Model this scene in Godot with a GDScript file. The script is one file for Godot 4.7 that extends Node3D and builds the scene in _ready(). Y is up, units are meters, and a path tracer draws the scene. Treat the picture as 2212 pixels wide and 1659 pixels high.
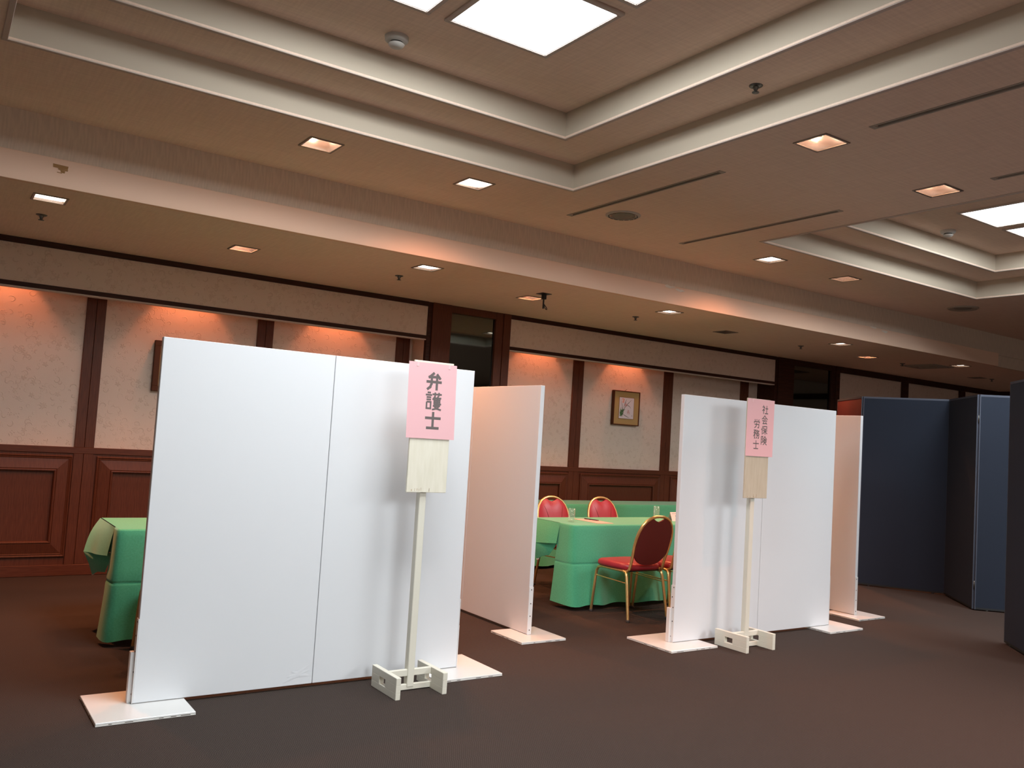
extends Node3D
# A hotel function room set up with white partition booths. Units are metres, the wall with the dado runs along x, the camera stands at z = 0.

const CAM_Y := 1.436
const YC := 3.2816      # main ceiling
const YO := 3.472       # first coffer step
const YT := 3.648       # coffer top
const YS := 2.845       # low soffit beside the wall
const ZB := -6.116      # beam face
const ZF := -8.2        # frieze face
const ZW := -8.51       # wall face
const XA := -3.0        # room bounds
const XB := 16.5
const ZN := 9.5

const PANEL_ENERGY := 5.0
const WARM := Color(1.0, 0.63, 0.42)
const SPOT_ENERGY := 3.6
const WASH_ENERGY := 0.57

var org := Vector3.ZERO
var M := {}
var taken := {}

# ------------------------------------------------------------------ set-up of camera, light, exposure
func set_view():
	var cam := Camera3D.new()
	cam.name = "camera"
	var yaw := deg_to_rad(34.1447)
	var pitch := deg_to_rad(3.5733)
	var roll := deg_to_rad(3.5041)
	var f := Vector3(sin(yaw) * cos(pitch), sin(pitch), -cos(yaw) * cos(pitch))
	var r := f.cross(Vector3.UP).normalized()
	var u := r.cross(f)
	var r2 := r * cos(roll) + u * sin(roll)
	var u2 := u * cos(roll) - r * sin(roll)
	cam.transform = Transform3D(Basis(r2, u2, -f), Vector3(0, CAM_Y, 0))
	cam.fov = 47.861
	cam.near = 0.05
	cam.far = 100.0
	add_child(cam)
	cam.current = true
	var we := WorldEnvironment.new()
	we.name = "surroundings"
	var e := Environment.new()
	e.background_mode = Environment.BG_COLOR
	e.background_color = Color(0.02, 0.02, 0.02)
	e.tonemap_mode = Environment.TONE_MAPPER_LINEAR
	e.tonemap_exposure = 1.56
	e.sdfgi_enabled = true
	e.ssao_enabled = true
	e.ssil_enabled = true
	we.environment = e
	add_child(we)

# ------------------------------------------------------------------ helpers
func new_st() -> SurfaceTool:
	var st := SurfaceTool.new()
	st.begin(Mesh.PRIMITIVE_TRIANGLES)
	st.set_smooth_group(-1)
	return st

func numbered(called: String) -> String:
	if not taken.has(called):
		taken[called] = 0
		return called
	taken[called] += 1
	return "%s_%03d" % [called, taken[called]]

func thing(called: String, label: String, category: String, at := Vector3.ZERO, turn := 0.0, group := "") -> Node3D:
	var o := Node3D.new()
	o.name = numbered(called)
	add_child(o)
	o.position = at
	o.rotation.y = turn
	tag(o, label, category, group)
	org = at
	return o

func tag(o: Node, label: String, category: String, group := ""):
	o.set_meta("label", label)
	o.set_meta("category", category)
	if group != "":
		o.set_meta("group", group)

func structure(called: String, at := Vector3.ZERO) -> Node3D:
	var o := Node3D.new()
	o.name = numbered(called)
	o.set_meta("kind", "structure")
	add_child(o)
	o.position = at
	org = at
	return o

func obj(called: String, st: SurfaceTool, m: Material, parent: Node, label := "") -> MeshInstance3D:
	st.generate_normals()
	var o := MeshInstance3D.new()
	o.name = called
	o.mesh = st.commit()
	o.material_override = null
	o.mesh.surface_set_material(0, m)
	o.cast_shadow = GeometryInstance3D.SHADOW_CASTING_SETTING_ON
	if label != "":
		o.set_meta("label", label)
	parent.add_child(o, true)
	return o

func copy(o: Node3D, label: String, at: Vector3, turn := 0.0) -> Node3D:
	var base := String(o.name).rstrip("0123456789").rstrip("_")
	var c: Node3D = o.duplicate()
	c.name = numbered(base)
	add_child(c)
	c.position = at
	c.rotation.y = turn
	c.set_meta("label", label)
	return c

func tri(st: SurfaceTool, a: Vector3, b: Vector3, c: Vector3, out: Vector3):
	if (b - a).cross(c - a).dot(out) > 0.0:
		var t := b
		b = c
		c = t
	st.add_vertex(a - org)
	st.add_vertex(b - org)
	st.add_vertex(c - org)

func quad(st: SurfaceTool, a: Vector3, b: Vector3, c: Vector3, d: Vector3, out: Vector3):
	tri(st, a, b, c, out)
	tri(st, a, c, d, out)

# box from lo to hi with chamfered edges
func box(st: SurfaceTool, lo: Vector3, hi: Vector3, bev := 0.0):
	var c := (lo + hi) / 2.0
	var h := (hi - lo) / 2.0
	var b: float = minf(bev, minf(h.x, minf(h.y, h.z)) * 0.9)
	for ax in 3:
		var u := (ax + 1) % 3
		var v := (ax + 2) % 3
		for s in [-1.0, 1.0]:
			var p := []
			for k in [[-1, -1], [1, -1], [1, 1], [-1, 1]]:
				var q := Vector3.ZERO
				q[ax] = s * h[ax]
				q[u] = k[0] * (h[u] - b)
				q[v] = k[1] * (h[v] - b)
				p.append(c + q)
			var n := Vector3.ZERO
			n[ax] = s
			quad(st, p[0], p[1], p[2], p[3], n)
	if b <= 0.0:
		return
	for ax in 3:
		var u := (ax + 1) % 3
		var v := (ax + 2) % 3
		for su in [-1.0, 1.0]:
			for sv in [-1.0, 1.0]:
				var p := []
				for k in [[-1, 0], [1, 0], [1, 1], [-1, 1]]:
					var q := Vector3.ZERO
					q[ax] = k[0] * (h[ax] - b)
					q[u] = su * (h[u] - (0.0 if k[1] == 0 else b))
					q[v] = sv * (h[v] - (b if k[1] == 0 else 0.0))
					p.append(c + q)
				var n := Vector3.ZERO
				n[u] = su
				n[v] = sv
				quad(st, p[0], p[1], p[2], p[3], n)
	for sx in [-1.0, 1.0]:
		for sy in [-1.0, 1.0]:
			for sz in [-1.0, 1.0]:
				var s := Vector3(sx, sy, sz)
				tri(st, c + s * Vector3(h.x, h.y - b, h.z - b), c + s * Vector3(h.x - b, h.y, h.z - b), c + s * Vector3(h.x - b, h.y - b, h.z), s)

func bx(called: String, lo: Vector3, hi: Vector3, m: Material, parent: Node, bev := 0.0, label := "") -> MeshInstance3D:
	var st := new_st()
	box(st, lo, hi, bev)
	return obj(called, st, m, parent, label)

# sheet lofted through rows of points; out tells which side is the front
func sheet(st: SurfaceTool, rows: Array, out: Vector3, smooth := true):
	if smooth:
		st.set_smooth_group(1)
	for i in rows.size() - 1:
		for j in rows[i].size() - 1:
			var a: Vector3 = rows[i][j]
			var b: Vector3 = rows[i][j + 1]
			var c: Vector3 = rows[i + 1][j + 1]
			var d: Vector3 = rows[i + 1][j]
			var n := out
			if n == Vector3.ZERO:
				n = -(b - a).cross(d - a)
			quad(st, a, b, c, d, n)
	st.set_smooth_group(-1)

# round bar through points
func tube(st: SurfaceTool, pts: Array, rad: float, sides := 8, closed := false):
	st.set_smooth_group(2)
	var rings := []
	var n := pts.size()
	var up := Vector3(0.123, 0.456, 0.881).normalized()
	for i in n:
		var a: Vector3 = pts[(i - 1 + n) % n] if closed or i > 0 else pts[0]
		var b: Vector3 = pts[(i + 1) % n] if closed or i < n - 1 else pts[n - 1]
		var t: Vector3 = (b - a).normalized()
		var x := up - t * up.dot(t)
		if x.length() < 0.05:
			x = t.cross(Vector3(0.9, 0.2, 0.3))
		x = x.normalized()
		up = x
		var y := t.cross(x)
		var ring := []
		for k in sides:
			var w := TAU * k / sides
			ring.append((pts[i] as Vector3) + (x * cos(w) + y * sin(w)) * rad)
		rings.append(ring)
	var m := n if closed else n - 1
	for i in m:
		var r0: Array = rings[i]
		var r1: Array = rings[(i + 1) % n]
		var mid: Vector3 = ((pts[i] as Vector3) + (pts[(i + 1) % n] as Vector3)) / 2.0
		for k in sides:
			var k2 := (k + 1) % sides
			var q: Vector3 = (r0[k] + r0[k2] + r1[k] + r1[k2]) / 4.0
			quad(st, r0[k], r0[k2], r1[k2], r1[k], q - mid)
	st.set_smooth_group(-1)
	if not closed:
		for e in [[0, 1], [n - 1, n - 2]]:
			var ring: Array = rings[e[0]]
			var out: Vector3 = (pts[e[0]] as Vector3) - (pts[e[1]] as Vector3)
			for k in sides - 2:
				tri(st, ring[0], ring[k + 1], ring[k + 2], out)

# surface of revolution about a vertical axis through at; prof is a list of (radius, height)
func lathe(st: SurfaceTool, at: Vector3, prof: Array, sides := 16, smooth := true):
	if smooth:
		st.set_smooth_group(3)
	for i in prof.size() - 1:
		var p: Vector2 = prof[i]
		var q: Vector2 = prof[i + 1]
		var d := q - p
		var on := Vector2(d.y, -d.x)      # outward when the profile runs upwards on the outside
		for k in sides:
			var a := TAU * k / sides
			var b := TAU * (k + 1) / sides
			var ca := Vector3(cos(a), 0, sin(a))
			var cb := Vector3(cos(b), 0, sin(b))
			var cm := (ca + cb).normalized()
			var out := cm * on.x + Vector3.UP * on.y
			var A := at + ca * p.x + Vector3.UP * p.y
			var B := at + cb * p.x + Vector3.UP * p.y
			var C := at + cb * q.x + Vector3.UP * q.y
			var D := at + ca * q.x + Vector3.UP * q.y
			if p.x < 1e-5:
				tri(st, A, C, D, out)
			elif q.x < 1e-5:
				tri(st, A, B, C, out)
			else:
				quad(st, A, B, C, D, out)
	st.set_smooth_group(-1)

# rectangular rings in the plane facing +z, lofted: rings are (inset, z)
func ring_panel(st: SurfaceTool, x0: float, x1: float, y0: float, y1: float, rings: Array, cap := true):
	var prev := []
	for r in rings:
		var i: float = r[0]
		var z: float = r[1]
		var cur := [Vector3(x0 + i, y0 + i, z), Vector3(x1 - i, y0 + i, z), Vector3(x1 - i, y1 - i, z), Vector3(x0 + i, y1 - i, z)]
		if prev:
			for k in 4:
				var k2 := (k + 1) % 4
				var mid := Vector3((x0 + x1) / 2, (y0 + y1) / 2, 0)
				var e: Vector3 = (prev[k] + prev[k2]) / 2.0 - mid
				e.z = 0.0
				var out := Vector3.BACK * 1.0
				if absf(cur[k].z - prev[k].z) > 2.0 * absf(r[0] - (rings[rings.find(r) - 1][0])):
					out = e.normalized() * signf(prev[k].z - cur[k].z) * -1.0
				quad(st, prev[k], prev[k2], cur[k2], cur[k], out)
		prev = cur
	if cap:
		quad(st, prev[0], prev[1], prev[2], prev[3], Vector3.BACK)

# horizontal slab at y..y+t with rectangular holes [x0, x1, z0, z1]
func slab(st: SurfaceTool, x0: float, x1: float, z0: float, z1: float, y: float, t: float, holes: Array):
	var xs := [x0, x1]
	var zs := [z0, z1]
	for h in holes:
		xs.append_array([h[0], h[1]])
		zs.append_array([h[2], h[3]])
	xs = xs.filter(func(v): return v >= x0 and v <= x1)
	zs = zs.filter(func(v): return v >= z0 and v <= z1)
	xs.sort()
	zs.sort()
	for i in xs.size() - 1:
		if xs[i + 1] - xs[i] < 1e-4:
			continue
		for j in zs.size() - 1:
			if zs[j + 1] - zs[j] < 1e-4:
				continue
			var cx: float = (xs[i] + xs[i + 1]) / 2
			var cz: float = (zs[j] + zs[j + 1]) / 2
			var inside := false
			for h in holes:
				if cx > h[0] and cx < h[1] and cz > h[2] and cz < h[3]:
					inside = true
					break
			if inside:
				continue
			for s in [0.0, t]:
				quad(st, Vector3(xs[i], y + s, zs[j]), Vector3(xs[i + 1], y + s, zs[j]), Vector3(xs[i + 1], y + s, zs[j + 1]), Vector3(xs[i], y + s, zs[j + 1]), Vector3.DOWN if s == 0.0 else Vector3.UP)
	for h in holes + [[x0, x1, z0, z1]]:
		for e in [[h[0], h[2], h[1], h[2]], [h[1], h[2], h[1], h[3]], [h[1], h[3], h[0], h[3]], [h[0], h[3], h[0], h[2]]]:
			var mid := Vector3((h[0] + h[1]) / 2, 0, (h[2] + h[3]) / 2)
			var em := Vector3((e[0] + e[2]) / 2, 0, (e[1] + e[3]) / 2)
			quad(st, Vector3(e[0], y, e[1]), Vector3(e[2], y, e[3]), Vector3(e[2], y + t, e[3]), Vector3(e[0], y + t, e[1]), mid - em)

# ------------------------------------------------------------------ materials
func mat(c: Color, rough := 0.8, metal := 0.0) -> StandardMaterial3D:
	var m := StandardMaterial3D.new()
	m.albedo_color = c
	m.roughness = rough
	m.metallic = metal
	return m

func lin(r: float, g: float, b: float) -> Color:
	return Color(r, g, b).linear_to_srgb()

func noise_tex(freq: float, dark: Color, light: Color, size := 512, octaves := 4, seed_ := 1) -> NoiseTexture2D:
	var n := FastNoiseLite.new()
	n.seed = seed_
	n.noise_type = FastNoiseLite.TYPE_SIMPLEX_SMOOTH
	n.frequency = freq
	n.fractal_octaves = octaves
	var t := NoiseTexture2D.new()
	t.width = size
	t.height = size
	t.seamless = true
	t.noise = n
	var g := Gradient.new()
	g.set_color(0, dark)
	g.set_color(1, light)
	t.color_ramp = g
	return t

func tri_map(m: StandardMaterial3D, scale: Vector3):
	m.uv1_triplanar = true
	m.uv1_world_triplanar = true
	m.uv1_scale = scale
	m.uv1_triplanar_sharpness = 8.0

func stamp(im: Image, x: float, y: float, rad: float, v: float):
	var s := im.get_width()
	for dx in range(-ceili(rad), ceili(rad) + 1):
		for dy in range(-ceili(rad), ceili(rad) + 1):
			if dx * dx + dy * dy <= rad * rad:
				im.set_pixel(posmod(int(x) + dx, s), posmod(int(y) + dy, s), Color(v, v, v))

# scrolls and blossoms of the damask wallpaper
func damask() -> Image:
	var rng := RandomNumberGenerator.new()
	rng.seed = 77
	var s := 1024
	var im := Image.create(s, s, false, Image.FORMAT_RGB8)
	im.fill(Color(0, 0, 0))
	for i in 620:
		var c := Vector2(rng.randf() * s, rng.randf() * s)
		var kind := rng.randf()
		var v := rng.randf_range(0.25, 1.0)
		if kind < 0.62:
			var r := rng.randf_range(9, 24)
			var a0 := rng.randf() * TAU
			var len := rng.randf_range(2.2, 4.6)
			for k in 60:
				var t := k / 59.0
				var a := a0 + len * t
				var rr := r * (1.0 - 0.45 * t)
				stamp(im, c.x + cos(a) * rr, c.y + sin(a) * rr, 1.2 + 1.6 * sin(PI * t), v)
		elif kind < 0.8:
			for k in 5:
				var a := TAU * k / 5.0 + rng.randf() * 0.4
				for q in 4:
					stamp(im, c.x + cos(a) * (6 + q * 3.0), c.y + sin(a) * (6 + q * 3.0), 5.5 - q, v)
		else:
			for k in 7:
				stamp(im, c.x + rng.randf_range(-16, 16), c.y + rng.randf_range(-16, 16), rng.randf_range(1.5, 4.0), v)
	return im

func make_materials():
	# wallpaper
	var motif := damask()
	var paper := Image.create(1024, 1024, false, Image.FORMAT_RGB8)
	var relief := Image.create(1024, 1024, false, Image.FORMAT_RGB8)
	var rng := RandomNumberGenerator.new()
	rng.seed = 5
	var cA := lin(0.68, 0.545, 0.455)
	var cB := lin(0.50, 0.36, 0.27)
	for y in 1024:
		for x in 1024:
			var v := motif.get_pixel(x, y).r
			var n := rng.randf_range(-0.05, 0.05)
			paper.set_pixel(x, y, cA.lerp(cB, clampf(v * 0.38 + n + 0.05, 0, 1)))
			var hgt := clampf(0.25 + v * 0.6 + n, 0, 1)
			relief.set_pixel(x, y, Color(hgt, hgt, hgt))
	var wp := StandardMaterial3D.new()
	wp.albedo_texture = ImageTexture.create_from_image(paper)
	wp.roughness = 0.62
	wp.heightmap_enabled = true
	wp.heightmap_texture = ImageTexture.create_from_image(relief)
	wp.heightmap_scale = 0.3
	tri_map(wp, Vector3(0.7, 0.7, 0.7))
	M.wallpaper = wp
	# mahogany: grain upright, and grain along x
	var wt := noise_tex(0.02, lin(0.078, 0.022, 0.0105), lin(0.132, 0.040, 0.0185), 512, 5, 11)
	for k in [["wood", Vector3(9, 0.55, 9)], ["wood_across", Vector3(0.55, 9, 9)]]:
		var w := StandardMaterial3D.new()
		w.albedo_texture = wt
		w.roughness = 0.5
		w.metallic_specular = 0.35
		tri_map(w, k[1])
		M[k[0]] = w
	var wd := StandardMaterial3D.new()
	wd.albedo_texture = noise_tex(0.02, lin(0.028, 0.010, 0.006), lin(0.065, 0.021, 0.011), 256, 5, 12)
	wd.roughness = 0.5
	wd.metallic_specular = 0.3
	tri_map(wd, Vector3(0.55, 9, 9))
	M.dark_wood = wd
	# carpet: loops in rows
	var cs := 512
	var ci := Image.create(cs, cs, false, Image.FORMAT_RGB8)
	var ch := Image.create(cs, cs, false, Image.FORMAT_RGB8)
	var fl := FastNoiseLite.new()
	fl.seed = 3
	fl.frequency = 0.35
	for y in cs:
		for x in cs:
			var u := x / 32.0
			var w := y / 26.94737
			var row := floori(w)
			var loop := absf(sin((u + 0.5 * (row % 2)) * PI)) * absf(sin(w * PI))
			var n := fl.get_noise_2d(x, y) * 0.35 + rng.randf_range(-0.12, 0.12)
			var v := clampf(0.2 + 0.65 * loop + n, 0, 1)
			ci.set_pixel(x, y, lin(0.033, 0.0248, 0.0212).lerp(lin(0.095, 0.071, 0.061), v))
			ch.set_pixel(x, y, Color(v, v, v))
	var cm := StandardMaterial3D.new()
	cm.albedo_texture = ImageTexture.create_from_image(ci)
	cm.roughness = 0.95
	cm.metallic_specular = 0.2
	cm.heightmap_enabled = true
	cm.heightmap_texture = ImageTexture.create_from_image(ch)
	cm.heightmap_scale = 0.25
	tri_map(cm, Vector3(6.0, 6.0, 6.0))
	M.carpet = cm
	# ceiling paper with a faint cross weave
	var ce := StandardMaterial3D.new()
	var ct := Image.create(512, 512, false, Image.FORMAT_RGB8)
	var fa := FastNoiseLite.new()
	fa.seed = 8
	fa.frequency = 0.02
	for y in 512:
		for x in 512:
			var a := fa.get_noise_2d(x * 0.35, y * 6.0) * 0.5 + fa.get_noise_2d(x * 6.0 + 900, y * 0.35) * 0.5
			ct.set_pixel(x, y, lin(0.82, 0.63, 0.505).lerp(lin(0.94, 0.74, 0.60), clampf(0.5 + a, 0, 1)))
	ce.albedo_texture = ImageTexture.create_from_image(ct)
	ce.roughness = 0.9
	tri_map(ce, Vector3(0.8, 0.8, 0.8))
	M.ceiling = ce
	M.plaster = mat(lin(0.54, 0.46, 0.36), 0.85)
	M.beam_paper = mat(lin(0.58, 0.55, 0.48), 0.9)
	M.beam_paper.albedo_texture = noise_tex(0.03, lin(0.60, 0.49, 0.39), lin(0.72, 0.59, 0.47), 256, 4, 21)
	M.beam_paper.albedo_color = Color.WHITE
	tri_map(M.beam_paper, Vector3(6, 0.9, 6))
	M.fascia = mat(lin(0.85, 0.60, 0.45), 0.75)
	M.cream_wall = mat(lin(0.74, 0.68, 0.60), 0.85)
	M.bare_paint = mat(lin(0.80, 0.72, 0.62), 0.8)
	M.lip = mat(lin(0.62, 0.52, 0.46), 0.8)
	# boards and papers
	M.white_board = mat(lin(0.69, 0.70, 0.72), 0.38)
	M.white_edge = mat(lin(0.70, 0.69, 0.68), 0.5)
	M.chipped = mat(lin(0.72, 0.70, 0.66), 0.6)
	M.worn = mat(lin(0.10, 0.07, 0.05), 0.8)
	M.plate = mat(lin(0.70, 0.69, 0.67), 0.22)
	M.cream = mat(lin(0.70, 0.67, 0.57), 0.5)
	M.cream_board = mat(Color.WHITE, 0.6)
	M.cream_board.albedo_texture = noise_tex(0.02, lin(0.70, 0.655, 0.53), lin(0.77, 0.725, 0.61), 256, 4, 31)
	tri_map(M.cream_board, Vector3(6, 0.9, 6))
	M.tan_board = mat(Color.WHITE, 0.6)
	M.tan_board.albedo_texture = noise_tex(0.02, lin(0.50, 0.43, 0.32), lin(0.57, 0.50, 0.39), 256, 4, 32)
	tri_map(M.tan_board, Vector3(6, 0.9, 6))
	M.pink_paper = mat(lin(0.77, 0.44, 0.46), 0.75)
	M.print_grey = mat(lin(0.13, 0.105, 0.10), 0.7)
	M.screw = mat(lin(0.05, 0.04, 0.035), 0.5, 0.5)
	# cloth
	M.cloth = mat(Color.WHITE, 0.9)
	M.cloth.albedo_texture = noise_tex(0.05, lin(0.060, 0.40, 0.21), lin(0.085, 0.48, 0.27), 256, 5, 41)
	tri_map(M.cloth, Vector3(5, 5, 5))
	M.cloth.rim_enabled = true
	M.cloth.rim = 0.7
	M.cloth.rim_tint = 0.15
	M.cloth_label = mat(lin(0.78, 0.72, 0.70), 0.8)
	M.navy = mat(Color.WHITE, 0.9)
	M.navy.albedo_texture = noise_tex(0.2, lin(0.0065, 0.011, 0.0225), lin(0.012, 0.019, 0.037), 256, 3, 51)
	tri_map(M.navy, Vector3(4, 4, 4))
	M.red_cloth = mat(lin(0.11, 0.009, 0.014), 0.85)
	M.navy_edge = mat(lin(0.07, 0.08, 0.11), 0.45, 0.3)
	# chairs
	M.vinyl = mat(lin(0.30, 0.020, 0.040), 0.36)
	M.vinyl_back = mat(lin(0.15, 0.018, 0.018), 0.6)
	M.gold = mat(lin(0.78, 0.58, 0.26), 0.28, 0.9)
	M.rubber = mat(lin(0.06, 0.05, 0.045), 0.8)
	M.table_metal = mat(lin(0.10, 0.09, 0.08), 0.4, 0.8)
	# fittings
	M.copper = mat(lin(0.96, 0.84, 0.78), 0.2, 1.0)
	M.trim_metal = mat(lin(0.30, 0.25, 0.21), 0.4, 0.6)
	M.dark_slot = mat(lin(0.03, 0.025, 0.02), 0.8)
	M.slot_frame = mat(lin(0.42, 0.36, 0.30), 0.7)
	M.black = mat(lin(0.012, 0.012, 0.012), 0.5)
	M.steel = mat(lin(0.16, 0.16, 0.15), 0.35, 0.8)
	M.detector = mat(lin(0.55, 0.52, 0.48), 0.6)
	M.grille = mat(lin(0.26, 0.24, 0.21), 0.6, 0.3)
	var glow := mat(Color.WHITE, 0.6)
	glow.emission_enabled = true
	glow.emission = Color(0.96, 0.985, 1.0)
	glow.emission_energy_multiplier = 2.0
	M.glow = glow
	var bulb := mat(Color.WHITE, 0.6)
	bulb.emission_enabled = true
	bulb.emission = Color(1.0, 0.86, 0.74)
	bulb.emission_energy_multiplier = 20.0
	M.bulb = bulb
	var lens := mat(Color.WHITE, 0.6)
	lens.emission_enabled = true
	lens.emission = Color(1.0, 0.93, 0.86)
	lens.emission_energy_multiplier = 4.0
	M.lens = lens
	M.mirror = mat(lin(0.16, 0.18, 0.17), 0.03, 1.0)
	# tableware
	var gl := mat(Color(0.96, 0.98, 0.97, 0.05), 0.0)
	gl.transparency = BaseMaterial3D.TRANSPARENCY_ALPHA
	M.glass = gl
	var wa := mat(Color(0.96, 0.98, 0.98, 0.02), 0.0)
	wa.transparency = BaseMaterial3D.TRANSPARENCY_ALPHA
	M.water = wa
	M.card = mat(lin(0.84, 0.66, 0.62), 0.8)
	M.sheet_paper = mat(lin(0.80, 0.46, 0.42), 0.8)
	M.mat_board = mat(lin(0.42, 0.27, 0.10), 0.85)
	M.frame_wood = mat(lin(0.10, 0.032, 0.013), 0.6)
	M.frame_wood.metallic_specular = 0.3
	M.gilt = mat(lin(0.30, 0.13, 0.03), 0.4, 0.4)
	M.tape = mat(lin(0.33, 0.17, 0.055), 0.7)

# ------------------------------------------------------------------ room shell
const COFFERS := [[0.201, 3.816, -4.985, -1.35], [5.94, 9.49, -4.985, -1.35], [0.201, 3.816, 0.77, 8.8], [5.94, 9.49, 0.77, 8.8]]
const INSET := 0.395
# downlights in the main ceiling and in the soffit: x, z, kind (0 copper reflector, 1 white-hot lamp, 2 not lit), label
var up_lights := [
	[2.02, -5.38, 0, "square copper downlight in the strip between long beam and nearest coffer"],
	[3.208, -5.386, 1, "white-hot square downlight in front of the nearest coffer's corner"],
	[6.552, -5.41, 1, "white-hot square downlight below the far coffer's left corner"],
	[7.729, -5.41, 0, "square copper downlight below the long side of the far coffer"],
	[4.237, -3.16, 0, "large square copper downlight beside the nearest coffer, between two air slots"],
	[5.54, -3.19, 0, "square copper downlight left of the far coffer's light panels"],
	[4.24, -0.9, 0, "square copper downlight in the main ceiling between coffers"],
	[5.54, -0.9, 0, "square copper downlight in the main ceiling between coffers"],
	[4.24, 1.4, 0, "square copper downlight in the main ceiling between coffers"],
	[5.54, 1.4, 0, "square copper downlight in the main ceiling between coffers"]]
var low_lights := [
	[0.59, -6.51, 1, "leftmost white-hot square downlight in the low soffit along the wall"],
	[2.062, -7.06, 0, "leftmost square copper downlight in the low soffit along the wall"],
	[3.469, -6.51, 1, "white-hot square downlight in the low soffit beside a sprinkler, above left booth"],
	[4.926, -7.03, 0, "square copper downlight in the low soffit next to the hanging black cable"],
	[6.337, -6.51, 1, "white-hot downlight in the low soffit above the booth with red chairs"],
	[7.783, -7.04, 2, "unlit square downlight in the low soffit"],
	[9.313, -6.55, 1, "white-hot downlight in the low soffit above the dark right-hand niche"],
	[10.646, -7.06, 0, "narrow-looking square copper downlight nearest the dark right-hand niche"],
	[12.073, -6.54, 1, "farthest white-hot downlight in the low soffit, above the blue screens"],
	[13.801, -7.2, 2, "farthest dim downlight in the low soffit above the blue screens"]]
# air slots x, z0, z1
var slots := [
	[4.24, -5.54, -3.95, "dark linear air slot near the nearest coffer's corner, beside round speaker"],
	[5.535, -5.555, -3.96, "dark linear air slot next to the far coffer's left corner"],
	[4.23, -2.8, -1.2, "dark linear air slot at the upper right edge of the ceiling"],
	[5.54, -2.8, -1.2, "short-looking dark air slot at the right picture edge above light panels"]]

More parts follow.
